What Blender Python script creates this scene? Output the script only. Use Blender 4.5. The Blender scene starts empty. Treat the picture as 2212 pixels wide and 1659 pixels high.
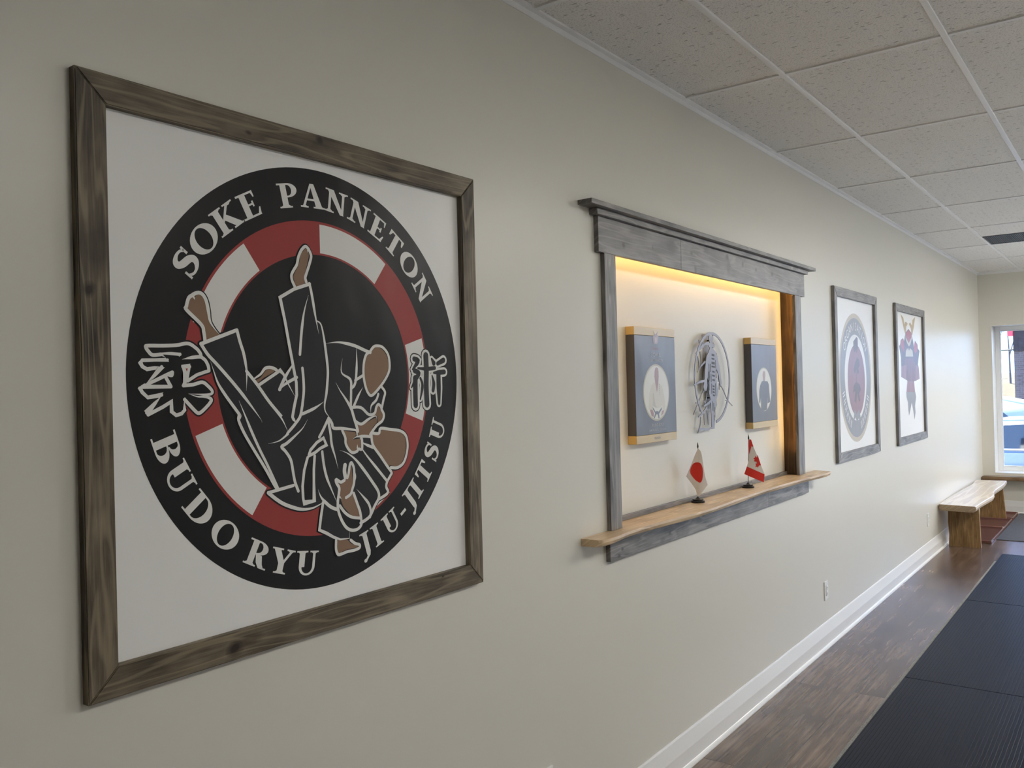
import bpy, bmesh, math, random
from mathutils import Vector, Matrix
from mathutils.geometry import tessellate_polygon
random.seed(7)
SC = bpy.context.scene
COL = SC.collection
R = math.radians

# ---------------------------------------------------------------- camera
cd = bpy.data.cameras.new('camera')
cd.sensor_width = 36.0
cd.lens = 1841.06 / 2212 * 36.0
cd.clip_start = 0.05
cd.clip_end = 400
cam = bpy.data.objects.new('camera', cd)
COL.objects.link(cam)
rt, up, fw = Vector((0.59674663, -0.80202575, -0.02545901)), Vector((0.01050393, -0.0239171, 0.99965876)), Vector((0.80236097, 0.59681041, 0.00584803))
m = Matrix.Identity(4)
for i in range(3):
    m[i][0], m[i][1], m[i][2] = rt[i], up[i], -fw[i]
m.translation = Vector((0.0, -1.7088, 1.7216))
cam.matrix_world = m
SC.camera = cam

# ---------------------------------------------------------------- view, world, sun
SC.view_settings.view_transform = 'Standard'
SC.view_settings.look = 'None'
SC.view_settings.gamma = 1.0
SC.view_settings.use_curve_mapping = False
SC.view_settings.exposure = 0.76
SC.cycles.max_bounces = 10
SC.cycles.diffuse_bounces = 6
SC.cycles.glossy_bounces = 4
SC.cycles.transmission_bounces = 6
SC.cycles.transparent_max_bounces = 8
SC.cycles.sample_clamp_indirect = 6.0
SC.cycles.use_denoising = True
SC.cycles.caustics_reflective = False
SC.cycles.caustics_refractive = False

W = bpy.data.worlds.new('sky'); SC.world = W; W.use_nodes = True
nt = W.node_tree; nt.nodes.clear()
wo = nt.nodes.new('ShaderNodeOutputWorld'); bg = nt.nodes.new('ShaderNodeBackground')
tc = nt.nodes.new('ShaderNodeTexCoord'); sp = nt.nodes.new('ShaderNodeSeparateXYZ'); cr = nt.nodes.new('ShaderNodeValToRGB')
nt.links.new(tc.outputs['Generated'], sp.inputs[0]); nt.links.new(sp.outputs['Z'], cr.inputs[0])
cr.color_ramp.elements[0].position = 0.02; cr.color_ramp.elements[0].color = (0.31, 0.45, 0.70, 1)
cr.color_ramp.elements[1].position = 0.8; cr.color_ramp.elements[1].color = (0.30, 0.51, 1.0, 1)
_e = cr.color_ramp.elements.new(0.28); _e.color = (0.33, 0.53, 1.0, 1)
nt.links.new(cr.outputs[0], bg.inputs[0]); bg.inputs[1].default_value = 3.7
nt.links.new(bg.outputs[0], wo.inputs[0])

sl = bpy.data.lights.new('sun', 'SUN'); sl.energy = 30.0; sl.angle = R(0.53); sl.color = (1.0, 0.95, 0.86)
sun = bpy.data.objects.new('sun', sl); COL.objects.link(sun)
sun.rotation_euler = Vector((-0.50, -0.27, -0.82)).to_track_quat('-Z', 'Y').to_euler()

LAMP = 25.0      # radiance of the added, unseen ceiling troffers
LED = 15.0       # radiance of the warm strips in the niche

# ---------------------------------------------------------------- helpers
def tag(o, label=None, cat=None, group=None, kind=None):
    if label: o['label'] = label
    if cat: o['category'] = cat
    if group: o['group'] = group
    if kind: o['kind'] = kind
    return o
def empty(name, loc, label, cat, group=None, rz=0.0):
    o = bpy.data.objects.new(name, None); COL.objects.link(o)
    o.location = loc; o.rotation_euler = (0, 0, rz); o.empty_display_size = 0.05
    return tag(o, label, cat, group)
def link(name, bm, mats, parent=None, smooth=False):
    """world-space bmesh -> ONE mesh object (kept in place when parented)"""
    me = bpy.data.meshes.new(name)
    bm.normal_update(); bm.to_mesh(me); bm.free()
    for mm in (mats if isinstance(mats, (list, tuple)) else [mats]): me.materials.append(mm)
    if smooth:
        for p in me.polygons: p.use_smooth = True
    o = bpy.data.objects.new(name, me); COL.objects.link(o)
    if parent is not None:
        o.parent = parent
        if parent.type == 'EMPTY':
            par = Matrix.Translation(parent.location) @ parent.rotation_euler.to_matrix().to_4x4()
            o.matrix_parent_inverse = par.inverted()
    return o
def BM(): return bmesh.new()
def uvl(bm): return bm.loops.layers.uv.verify()
def uvbox(bm, faces, ax, off=None):
    """uv in metres: u along axis ax, v across"""
    L = uvl(bm); off = off if off else (random.uniform(0, 40), random.uniform(0, 40))
    for f in faces:
        n = f.normal
        a = [abs(n[i]) for i in range(3)]
        rest = [i for i in range(3) if i != ax]
        k = rest[0] if a[rest[0]] < a[rest[1]] else rest[1]
        k2 = rest[1] if k == rest[0] else rest[0]
        for l in f.loops:
            c = l.vert.co
            l[L].uv = (c[ax] + off[0], c[k] + 0.7 * c[k2] + off[1])
def box(bm, x0, x1, y0, y1, z0, z1, bev=0.0, mi=0, ax=None, seg=1):
    r = bmesh.ops.create_cube(bm, size=1.0)
    vs = r['verts']
    for v in vs:
        v.co = Vector((x0 + (v.co.x + .5) * (x1 - x0), y0 + (v.co.y + .5) * (y1 - y0), z0 + (v.co.z + .5) * (z1 - z0)))
    fs = list({f for v in vs for f in v.link_faces})
    if bev > 0:
        es = list({e for f in fs for e in f.edges})
        b = bmesh.ops.bevel(bm, geom=es, offset=bev, segments=seg, profile=0.6, affect='EDGES', clamp_overlap=True)
        fs = list({f for f in b['faces']} | {f for v in b['verts'] for f in v.link_faces})
    for f in fs: f.material_index = mi
    bm.normal_update()
    if ax is not None: uvbox(bm, fs, ax)
    return fs
def prism(bm, pts, axis, a0, a1, mi=0, uv=None, bev=0.0):
    """extrude a 2-D outline (ccw) along axis: axis 'y' -> pts are (x,z); 'x' -> (y,z); 'z' -> (x,y)"""
    def P(p, a):
        if axis == 'y': return Vector((p[0], a, p[1]))
        if axis == 'x': return Vector((a, p[0], p[1]))
        return Vector((p[0], p[1], a))
    v0 = [bm.verts.new(P(p, a0)) for p in pts]; v1 = [bm.verts.new(P(p, a1)) for p in pts]
    n = len(pts); fs = []
    tri = tessellate_polygon([[Vector((p[0], p[1], 0)) for p in pts]])
    for t in tri:
        try:
            fs.append(bm.faces.new([v0[i] for i in t])); fs.append(bm.faces.new([v1[i] for i in reversed(t)]))
        except ValueError: pass
    for i in range(n):
        j = (i + 1) % n
        fs.append(bm.faces.new((v0[i], v0[j], v1[j], v1[i])))
    bmesh.ops.recalc_face_normals(bm, faces=fs)
    for f in fs: f.material_index = mi
    bm.normal_update()
    if uv is not None: uvbox(bm, fs, uv)
    return fs
def catmull(p, closed=False, n=6):
    if len(p) < 3: return [Vector(a) for a in p]
    q = [Vector(a) for a in p]; out = []
    N = len(q); rng = range(N) if closed else range(N - 1)
    for i in rng:
        if closed: a, b, c, d = q[i - 1], q[i], q[(i + 1) % N], q[(i + 2) % N]
        else: a, b, c, d = q[max(i - 1, 0)], q[i], q[i + 1], q[min(i + 2, N - 1)]
        for k in range(n):
            t = k / n
            out.append(.5 * ((2 * b) + (c - a) * t + (2 * a - 5 * b + 4 * c - d) * t * t + (3 * b - a - 3 * c + d) * t ** 3))
    if not closed: out.append(q[-1])
    return out
class Flat:
    """flat printed artwork in a plane y = const; every layer lies a hair nearer the viewer"""
    def __init__(s, y0, step=0.0002):
        s.bm = BM(); s.y0 = s.y = y0; s.k = 0; s.step = step; s.mi = {}; s.names = []
    def m(s, c):
        if c not in s.mi: s.mi[c] = len(s.names); s.names.append(c)
        return s.mi[c]
    def up(s): s.y0 -= s.step; s.y = s.y0; s.k = 0
    def nxt(s):
        s.k = (s.k + 1) % 43; s.y = s.y0 - s.k * 4.5e-6
    def face(s, pts, c):
        vs = [s.bm.verts.new((p[0], s.y, p[1])) for p in pts]
        try:
            f = s.bm.faces.new(vs); f.normal_update()
            if f.normal.y > 0: f.normal_flip()
            f.material_index = s.m(c)
        except ValueError: pass
    def poly(s, pts, c):
        s.nxt()
        vs = [Vector((p[0], p[1], 0)) for p in pts]
        V = [s.bm.verts.new((p[0], s.y, p[1])) for p in pts]
        for t in tessellate_polygon([vs]):
            try:
                f = s.bm.faces.new([V[i] for i in t]); f.normal_update()
                if f.normal.y > 0: f.normal_flip()
                f.material_index = s.m(c)
            except ValueError: pass
    def ring(s, cx, cz, a0, b0, a1, b1, c, t0=0, t1=360, n=96):
        n = max(4, int(n * abs(t1 - t0) / 360))
        for i in range(n):
            p, q = R(t0 + (t1 - t0) * i / n), R(t0 + (t1 - t0) * (i + 1) / n)
            s.face([(cx + a0 * math.cos(p), cz + b0 * math.sin(p)), (cx + a1 * math.cos(p), cz + b1 * math.sin(p)),
                    (cx + a1 * math.cos(q), cz + b1 * math.sin(q)), (cx + a0 * math.cos(q), cz + b0 * math.sin(q))], c)
    def disc(s, cx, cz, a, b, c, n=96):
        s.poly([(cx + a * math.cos(2 * math.pi * i / n), cz + b * math.sin(2 * math.pi * i / n)) for i in range(n)], c)
    def stroke(s, pts, w, c, ta=0.0, tb=0.0, grow=0.0, smooth=True, cap=True):
        p = catmull([(a[0], a[1], 0) for a in pts], n=5) if smooth else [Vector((a[0], a[1], 0)) for a in pts]
        if len(p) < 2: return
        L = [0.0]
        for i in range(1, len(p)): L.append(L[-1] + (p[i] - p[i - 1]).length)
        T = max(L[-1], 1e-6); tl = min(T * .5, 10 * w)
        wd = []
        for l in L:
            k = 1.0
            if ta: k *= 1 - ta * max(0, 1 - l / tl)
            if tb: k *= 1 - tb * max(0, 1 - (T - l) / tl)
            wd.append(max(0.06 * w, w * k) / 2 + grow)
        l_, r_ = [], []; s.nxt()
        for i in range(len(p)):
            d = (p[min(i + 1, len(p) - 1)] - p[max(i - 1, 0)])
            if d.length < 1e-9: d = Vector((1, 0, 0))
            d.normalize(); nn = Vector((-d.y, d.x, 0))
            k = 1.0
            if 0 < i < len(p) - 1:
                d1 = (p[i] - p[i - 1]); 
                if d1.length > 1e-9:
                    d1.normalize(); k = 1 / max(.55, abs(d1.dot(d)))
            l_.append(p[i] + nn * wd[i] * k); r_.append(p[i] - nn * wd[i] * k)
        for i in range(len(p) - 1):
            s.nxt(); s.face([r_[i], r_[i + 1], l_[i + 1], l_[i]], c)
        if cap:
            for i, e in ((0, ta), (len(p) - 1, tb)):
                if e < .9:
                    s.poly([(p[i].x + wd[i] * math.cos(k * .5236), p[i].y + wd[i] * math.sin(k * .5236)) for k in range(12)], c)
        if not smooth:
            for i in range(1, len(p) - 1):
                s.poly([(p[i].x + wd[i] * math.cos(k * .5236), p[i].y + wd[i] * math.sin(k * .5236)) for k in range(12)], c)
    def done(s, name, mats, parent): return link(name, s.bm, [mats[n] for n in s.names], parent)

# ---------------------------------------------------------------- materials
def newmat(name):
    mt = bpy.data.materials.new(name); mt.use_nodes = True
    n = mt.node_tree; b = n.nodes['Principled BSDF']
    return mt, n, b
def N(n, t, **kw):
    x = n.nodes.new(t)
    for k, v in kw.items(): setattr(x, k, v)
    return x
def plain(name, col, rough=.5, spec=.5, metal=0.0, bump=0.0, bscale=200.0, emit=None):
    mt, n, b = newmat(name)
    b.inputs['Base Color'].default_value = (*col, 1); b.inputs['Roughness'].default_value = rough
    b.inputs['Specular IOR Level'].default_value = spec; b.inputs['Metallic'].default_value = metal
    if bump:
        no = N(n, 'ShaderNodeTexNoise'); no.inputs['Scale'].default_value = bscale; no.inputs['Detail'].default_value = 3
        tcn = N(n, 'ShaderNodeTexCoord'); n.links.new(tcn.outputs['Object'], no.inputs['Vector'])
        bp = N(n, 'ShaderNodeBump'); bp.inputs['Strength'].default_value = bump; bp.inputs['Distance'].default_value = 0.002
        n.links.new(no.outputs['Fac'], bp.inputs['Height']); n.links.new(bp.outputs[0], b.inputs['Normal'])
    if emit:
        b.inputs['Emission Color'].default_value = (*emit[0], 1); b.inputs['Emission Strength'].default_value = emit[1]
    return mt
def wood(name, dark, mid, light, rough=.5, spec=.4, gs=1.0, knot=True, bump=.25, ring=1.0, knots=(), blot=.75):
    mt, n, b = newmat(name); lk = n.links.new
    uv = N(n, 'ShaderNodeUVMap'); sx = N(n, 'ShaderNodeSeparateXYZ'); lk(uv.outputs[0], sx.inputs[0])
    # fine grain
    mp = N(n, 'ShaderNodeMapping'); mp.inputs['Scale'].default_value = (3.0 * gs, 70 * gs, 1); lk(uv.outputs[0], mp.inputs[0])
    g = N(n, 'ShaderNodeTexNoise'); g.inputs['Scale'].default_value = 2.2; g.inputs['Detail'].default_value = 5; g.inputs['Roughness'].default_value = .65; lk(mp.outputs[0], g.inputs['Vector'])
    # cathedral rings: warped bands
    mp2 = N(n, 'ShaderNodeMapping'); mp2.inputs['Scale'].default_value = (1.1 * gs, 13 * gs, 1); lk(uv.outputs[0], mp2.inputs[0])
    w1 = N(n, 'ShaderNodeTexNoise'); w1.inputs['Scale'].default_value = 1.3; w1.inputs['Detail'].default_value = 1.5; lk(mp2.outputs[0], w1.inputs['Vector'])
    mu = N(n, 'ShaderNodeMath', operation='MULTIPLY'); mu.inputs[1].default_value = 46.0 * ring; lk(w1.outputs['Fac'], mu.inputs[0])
    sn = N(n, 'ShaderNodeMath', operation='SINE'); lk(mu.outputs[0], sn.inputs[0])
    sn2 = N(n, 'ShaderNodeMapRange'); sn2.inputs['From Min'].default_value = .55; sn2.inputs['From Max'].default_value = 1.0; lk(sn.outputs[0], sn2.inputs['Value'])
    # blotches
    mp3 = N(n, 'ShaderNodeMapping'); mp3.inputs['Scale'].default_value = (3.2, 7, 1); lk(uv.outputs[0], mp3.inputs[0])
    bl = N(n, 'ShaderNodeTexNoise'); bl.inputs['Scale'].default_value = 1.6; bl.inputs['Detail'].default_value = 3; lk(mp3.outputs[0], bl.inputs['Vector'])
    ad = N(n, 'ShaderNodeMath', operation='MULTIPLY_ADD'); ad.inputs[1].default_value = .55; lk(g.outputs['Fac'], ad.inputs[0])
    b2 = N(n, 'ShaderNodeMath', operation='MULTIPLY_ADD'); b2.inputs[1].default_value = blot; b2.inputs[2].default_value = -.16 + (.75 - blot) * .5; lk(bl.outputs['Fac'], b2.inputs[0]); lk(b2.outputs[0], ad.inputs[2])
    rp = N(n, 'ShaderNodeValToRGB'); e = rp.color_ramp.elements
    e[0].position = .30; e[0].color = (*dark, 1); e[1].position = .74; e[1].color = (*light, 1)
    x = e.new(.52); x.color = (*mid, 1); lk(ad.outputs[0], rp.inputs[0])
    mx = N(n, 'ShaderNodeMixRGB'); mx.inputs[2].default_value = (light[0] * 1.35, light[1] * 1.32, light[2] * 1.25, 1)
    rg = N(n, 'ShaderNodeMath', operation='MULTIPLY'); rg.inputs[1].default_value = .42; lk(sn2.outputs[0], rg.inputs[0]); lk(rg.outputs[0], mx.inputs[0]); lk(rp.outputs[0], mx.inputs[1])
    out = mx.outputs[0]
    if knot:
        mp4 = N(n, 'ShaderNodeMapping'); mp4.inputs['Scale'].default_value = (2.6, 6.0, 1); lk(uv.outputs[0], mp4.inputs[0])
        vo = N(n, 'ShaderNodeTexVoronoi'); vo.inputs['Scale'].default_value = 1.0; vo.inputs['Randomness'].default_value = 1.0
        nz = N(n, 'ShaderNodeTexNoise'); nz.inputs['Scale'].default_value = 5; lk(mp4.outputs[0], nz.inputs['Vector'])
        av = N(n, 'ShaderNodeMixRGB'); av.blend_type = 'ADD'; av.inputs[0].default_value = .18; lk(mp4.outputs[0], av.inputs[1]); lk(nz.outputs['Color'], av.inputs[2])
        lk(av.outputs[0], vo.inputs['Vector'])
        kr = N(n, 'ShaderNodeMapRange'); kr.inputs['From Min'].default_value = .05; kr.inputs['From Max'].default_value = .17; kr.inputs['To Min'].default_value = .82; kr.inputs['To Max'].default_value = 0; lk(vo.outputs['Distance'], kr.inputs['Value'])
        # only some cells carry a knot
        cs = N(n, 'ShaderNodeSeparateXYZ'); lk(vo.outputs['Color'], cs.inputs[0])
        gt = N(n, 'ShaderNodeMath', operation='GREATER_THAN'); gt.inputs[1].default_value = .52; lk(cs.outputs[0], gt.inputs[0])
        km = N(n, 'ShaderNodeMath', operation='MULTIPLY'); lk(kr.outputs[0], km.inputs[0]); lk(gt.outputs[0], km.inputs[1])
        mk = N(n, 'ShaderNodeMixRGB'); mk.inputs[2].default_value = (dark[0] * .55, dark[1] * .48, dark[2] * .45, 1); lk(km.outputs[0], mk.inputs[0]); lk(out, mk.inputs[1]); out = mk.outputs[0]
    if knots:      # single knots at their places on the boards: (x, z, half width, half height, strength)
        tco = N(n, 'ShaderNodeTexCoord'); wz = N(n, 'ShaderNodeTexNoise'); wz.inputs['Scale'].default_value = 24; lk(tco.outputs['Object'], wz.inputs['Vector'])
        sc_ = N(n, 'ShaderNodeVectorMath', operation='MULTIPLY_ADD'); sc_.inputs[1].default_value = (.016, 0, .016); lk(wz.outputs['Color'], sc_.inputs[0]); lk(tco.outputs['Object'], sc_.inputs[2])
        for kx, kz, hw, hh, st in knots:
            sb = N(n, 'ShaderNodeVectorMath', operation='SUBTRACT'); sb.inputs[1].default_value = (kx + .008, 0, kz + .008); lk(sc_.outputs[0], sb.inputs[0])
            ml = N(n, 'ShaderNodeVectorMath', operation='MULTIPLY'); ml.inputs[1].default_value = (1 / hw, 0, 1 / hh); lk(sb.outputs[0], ml.inputs[0])
            ln = N(n, 'ShaderNodeVectorMath', operation='LENGTH'); lk(ml.outputs[0], ln.inputs[0])
            q = N(n, 'ShaderNodeMapRange'); q.inputs['From Min'].default_value = .45; q.inputs['From Max'].default_value = 1.25; q.inputs['To Min'].default_value = st; q.inputs['To Max'].default_value = 0; lk(ln.outputs['Value'], q.inputs['Value'])
            mk = N(n, 'ShaderNodeMixRGB'); mk.inputs[2].default_value = (dark[0] * .7, dark[1] * .55, dark[2] * .5, 1); lk(q.outputs[0], mk.inputs[0]); lk(out, mk.inputs[1]); out = mk.outputs[0]
    lk(out, b.inputs['Base Color'])
    b.inputs['Roughness'].default_value = rough; b.inputs['Specular IOR Level'].default_value = spec
    bp = N(n, 'ShaderNodeBump'); bp.inputs['Strength'].default_value = bump; bp.inputs['Distance'].default_value = .001
    lk(g.outputs['Fac'], bp.inputs['Height']); lk(bp.outputs[0], b.inputs['Normal'])
    return mt

def paint_material():
    mt, n, b = newmat('wall paint'); lk = n.links.new
    b.inputs['Base Color'].default_value = (.67, .655, .595, 1); b.inputs['Roughness'].default_value = .34; b.inputs['Specular IOR Level'].default_value = .3
    t = N(n, 'ShaderNodeTexCoord'); no = N(n, 'ShaderNodeTexNoise'); no.inputs['Scale'].default_value = 260; no.inputs['Detail'].default_value = 2
    lk(t.outputs['Object'], no.inputs['Vector'])
    n2 = N(n, 'ShaderNodeTexNoise'); n2.inputs['Scale'].default_value = 2.2; n2.inputs['Detail'].default_value = 2; lk(t.outputs['Object'], n2.inputs['Vector'])
    a = N(n, 'ShaderNodeMath', operation='MULTIPLY_ADD'); a.inputs[1].default_value = .045; lk(no.outputs['Fac'], a.inputs[0]); lk(n2.outputs['Fac'], a.inputs[2])
    bp = N(n, 'ShaderNodeBump'); bp.inputs['Strength'].default_value = .35; bp.inputs['Distance'].default_value = .004; lk(a.outputs[0], bp.inputs['Height']); lk(bp.outputs[0], b.inputs['Normal'])
    return mt
def tile_material():
    """fissured mineral-fibre ceiling board"""
    mt, n, b = newmat('ceiling board'); lk = n.links.new
    t = N(n, 'ShaderNodeTexCoord')
    mp = N(n, 'ShaderNodeMapping'); mp.inputs['Scale'].default_value = (78, 26, 26); lk(t.outputs['Object'], mp.inputs[0])
    nz = N(n, 'ShaderNodeTexNoise'); nz.inputs['Scale'].default_value = .8; nz.inputs['Detail'].default_value = 2
    lk(mp.outputs[0], nz.inputs['Vector'])
    av = N(n, 'ShaderNodeMixRGB'); av.blend_type = 'ADD'; av.inputs[0].default_value = 1.2; lk(mp.outputs[0], av.inputs[1]); lk(nz.outputs['Color'], av.inputs[2])
    vo = N(n, 'ShaderNodeTexVoronoi'); vo.inputs['Scale'].default_value = 1.0; lk(av.outputs[0], vo.inputs['Vector'])
    cs = N(n, 'ShaderNodeSeparateXYZ'); lk(vo.outputs['Color'], cs.inputs[0])
    gt = N(n, 'ShaderNodeMath', operation='GREATER_THAN'); gt.inputs[1].default_value = .60; lk(cs.outputs[1], gt.inputs[0])
    mr = N(n, 'ShaderNodeMapRange'); mr.inputs['From Min'].default_value = .16; mr.inputs['From Max'].default_value = .30; mr.inputs['To Min'].default_value = 1; mr.inputs['To Max'].default_value = 0; lk(vo.outputs['Distance'], mr.inputs['Value'])
    mm = N(n, 'ShaderNodeMath', operation='MULTIPLY'); lk(mr.outputs[0], mm.inputs[0]); lk(gt.outputs[0], mm.inputs[1])
    n2 = N(n, 'ShaderNodeTexNoise'); n2.inputs['Scale'].default_value = 150; n2.inputs['Detail'].default_value = 3; lk(t.outputs['Object'], n2.inputs['Vector'])
    r2 = N(n, 'ShaderNodeMapRange'); r2.inputs['From Min'].default_value = .36; r2.inputs['From Max'].default_value = .5; r2.inputs['To Min'].default_value = .38; r2.inputs['To Max'].default_value = 0; lk(n2.outputs['Fac'], r2.inputs['Value'])
    mxx = N(n, 'ShaderNodeMath', operation='MAXIMUM'); lk(mm.outputs[0], mxx.inputs[0]); lk(r2.outputs[0], mxx.inputs[1])
    mc = N(n, 'ShaderNodeMixRGB'); mc.inputs[1].default_value = (.82, .81, .79, 1); mc.inputs[2].default_value = (.40, .39, .38, 1); lk(mxx.outputs[0], mc.inputs[0]); lk(mc.outputs[0], b.inputs['Base Color'])
    b.inputs['Roughness'].default_value = .8; b.inputs['Specular IOR Level'].default_value = .25
    iv = N(n, 'ShaderNodeMath', operation='SUBTRACT'); iv.inputs[0].default_value = 1; lk(mxx.outputs[0], iv.inputs[1])
    bp = N(n, 'ShaderNodeBump'); bp.inputs['Strength'].default_value = .6; bp.inputs['Distance'].default_value = .004; lk(iv.outputs[0], bp.inputs['Height']); lk(bp.outputs[0], b.inputs['Normal'])
    return mt
def floor_material():
    mt, n, b = newmat('vinyl plank floor'); lk = n.links.new
    t = N(n, 'ShaderNodeTexCoord')
    br = N(n, 'ShaderNodeTexBrick'); br.offset = .37; br.offset_frequency = 2; br.squash = 1
    br.inputs['Scale'].default_value = 1; br.inputs['Brick Width'].default_value = 1.22; br.inputs['Row Height'].default_value = .182
    br.inputs['Mortar Size'].default_value = .0020; br.inputs['Mortar Smooth'].default_value = 0; br.inputs['Bias'].default_value = 0
    br.inputs['Color1'].default_value = (0, 0, 0, 1); br.inputs['Color2'].default_value = (1, 1, 1, 1); br.inputs['Mortar'].default_value = (.5, .5, .5, 1)
    lk(t.outputs['Object'], br.inputs['Vector'])
    ofs = N(n, 'ShaderNodeVectorMath', operation='SCALE'); ofs.inputs['Scale'].default_value = 7.3; lk(br.outputs['Color'], ofs.inputs[0])
    ad = N(n, 'ShaderNodeVectorMath', operation='ADD'); lk(t.outputs['Object'], ad.inputs[0]); lk(ofs.outputs[0], ad.inputs[1])
    mp = N(n, 'ShaderNodeMapping'); mp.inputs['Scale'].default_value = (1.0, 22, 1); lk(ad.outputs[0], mp.inputs[0])
    g = N(n, 'ShaderNodeTexNoise'); g.inputs['Scale'].default_value = 2.6; g.inputs['Detail'].default_value = 4; g.inputs['Roughness'].default_value = .55; g.inputs['Distortion'].default_value = .35; lk(mp.outputs[0], g.inputs['Vector'])
    n3 = N(n, 'ShaderNodeTexNoise'); n3.inputs['Scale'].default_value = 3.0; n3.inputs['Detail'].default_value = 3; lk(ad.outputs[0], n3.inputs['Vector'])
    mixv = N(n, 'ShaderNodeMath', operation='MULTIPLY_ADD'); mixv.inputs[1].default_value = .45; lk(n3.outputs['Fac'], mixv.inputs[0])
    m8 = N(n, 'ShaderNodeMath', operation='MULTIPLY'); m8.inputs[1].default_value = .6; lk(g.outputs['Fac'], m8.inputs[0]); lk(m8.outputs[0], mixv.inputs[2])
    rp = N(n, 'ShaderNodeValToRGB'); e = rp.color_ramp.elements
    e[0].position = .34; e[0].color = (.036, .022, .015, 1); e[1].position = .72; e[1].color = (.20, .137, .097, 1)
    x = e.new(.52); x.color = (.098, .062, .042, 1); lk(mixv.outputs[0], rp.inputs[0])
    tone = N(n, 'ShaderNodeMapRange'); tone.inputs['To Min'].default_value = .8; tone.inputs['To Max'].default_value = 1.18; lk(br.outputs['Color'], tone.inputs['Value'])
    tm = N(n, 'ShaderNodeMixRGB'); tm.blend_type = 'MULTIPLY'; tm.inputs[0].default_value = 1; lk(rp.outputs[0], tm.inputs[1]); lk(tone.outputs[0], tm.inputs[2])
    mo = N(n, 'ShaderNodeMixRGB'); mo.inputs[2].default_value = (.02, .014, .01, 1); lk(br.outputs['Fac'], mo.inputs[0]); lk(tm.outputs[0], mo.inputs[1]); lk(mo.outputs[0], b.inputs['Base Color'])
    b.inputs['Roughness'].default_value = .27; b.inputs['Specular IOR Level'].default_value = .5
    bp = N(n, 'ShaderNodeBump'); bp.inputs['Strength'].default_value = .10; bp.inputs['Distance'].default_value = .001; lk(g.outputs['Fac'], bp.inputs['Height']); lk(bp.outputs[0], b.inputs['Normal'])
    return mt
def mat_material():
    mt, n, b = newmat('ribbed black rubber'); lk = n.links.new
    t = N(n, 'ShaderNodeTexCoord'); s = N(n, 'ShaderNodeSeparateXYZ')
    nz = N(n, 'ShaderNodeTexNoise'); nz.inputs['Scale'].default_value = 9; lk(t.outputs['Object'], nz.inputs['Vector'])
    lk(t.outputs['Object'], s.inputs[0])
    yy = N(n, 'ShaderNodeMath', operation='MULTIPLY_ADD'); yy.inputs[1].default_value = .006; lk(nz.outputs['Fac'], yy.inputs[0]); lk(s.outputs['Y'], yy.inputs[2])
    dv = N(n, 'ShaderNodeMath', operation='DIVIDE'); dv.inputs[1].default_value = .0175; lk(yy.outputs[0], dv.inputs[0])
    fr = N(n, 'ShaderNodeMath', operation='FRACT'); lk(dv.outputs[0], fr.inputs[0])
    pp = N(n, 'ShaderNodeMath', operation='PINGPONG'); pp.inputs[1].default_value = .5; lk(fr.outputs[0], pp.inputs[0])
    mr = N(n, 'ShaderNodeMapRange'); mr.inputs['From Min'].default_value = .06; mr.inputs['From Max'].default_value = .17; lk(pp.outputs[0], mr.inputs['Value'])
    n2 = N(n, 'ShaderNodeTexNoise'); n2.inputs['Scale'].default_value = 190; n2.inputs['Detail'].default_value = 1; lk(t.outputs['Object'], n2.inputs['Vector'])
    mc = N(n, 'ShaderNodeMixRGB'); mc.inputs[1].default_value = (.0015, .002, .004, 1); mc.inputs[2].default_value = (.012, .0145, .024, 1); lk(mr.outputs[0], mc.inputs[0])
    m2 = N(n, 'ShaderNodeMixRGB'); m2.blend_type = 'MULTIPLY'; m2.inputs[0].default_value = .8; lk(mc.outputs[0], m2.inputs[1])
    r3 = N(n, 'ShaderNodeMapRange'); r3.inputs['From Min'].default_value = .3; r3.inputs['From Max'].default_value = .7; r3.inputs['To Min'].default_value = .45; r3.inputs['To Max'].default_value = 1.5; lk(n2.outputs['Fac'], r3.inputs['Value']); lk(r3.outputs[0], m2.inputs[2]); lk(m2.outputs[0], b.inputs['Base Color'])
    b.inputs['Roughness'].default_value = .42; b.inputs['Specular IOR Level'].default_value = .07
    bp = N(n, 'ShaderNodeBump'); bp.inputs['Strength'].default_value = .4; bp.inputs['Distance'].default_value = .002
    hh = N(n, 'ShaderNodeMath', operation='MULTIPLY_ADD'); hh.inputs[1].default_value = .35; lk(n2.outputs['Fac'], hh.inputs[0]); lk(mr.outputs[0], hh.inputs[2]); lk(hh.outputs[0], bp.inputs['Height']); lk(bp.outputs[0], b.inputs['Normal'])
    return mt
def carpet_material(name, c0, c1, scale=320):
    mt, n, b = newmat(name); lk = n.links.new
    t = N(n, 'ShaderNodeTexCoord'); no = N(n, 'ShaderNodeTexNoise'); no.inputs['Scale'].default_value = scale; no.inputs['Detail'].default_value = 2; lk(t.outputs['Object'], no.inputs['Vector'])
    rp = N(n, 'ShaderNodeValToRGB'); e = rp.color_ramp.elements; e[0].position = .35; e[0].color = (*c0, 1); e[1].position = .65; e[1].color = (*c1, 1)
    lk(no.outputs['Fac'], rp.inputs[0]); lk(rp.outputs[0], b.inputs['Base Color']); b.inputs['Roughness'].default_value = .95; b.inputs['Specular IOR Level'].default_value = .1
    bp = N(n, 'ShaderNodeBump'); bp.inputs['Strength'].default_value = .8; bp.inputs['Distance'].default_value = .004; lk(no.outputs['Fac'], bp.inputs['Height']); lk(bp.outputs[0], b.inputs['Normal'])
    return mt
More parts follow.
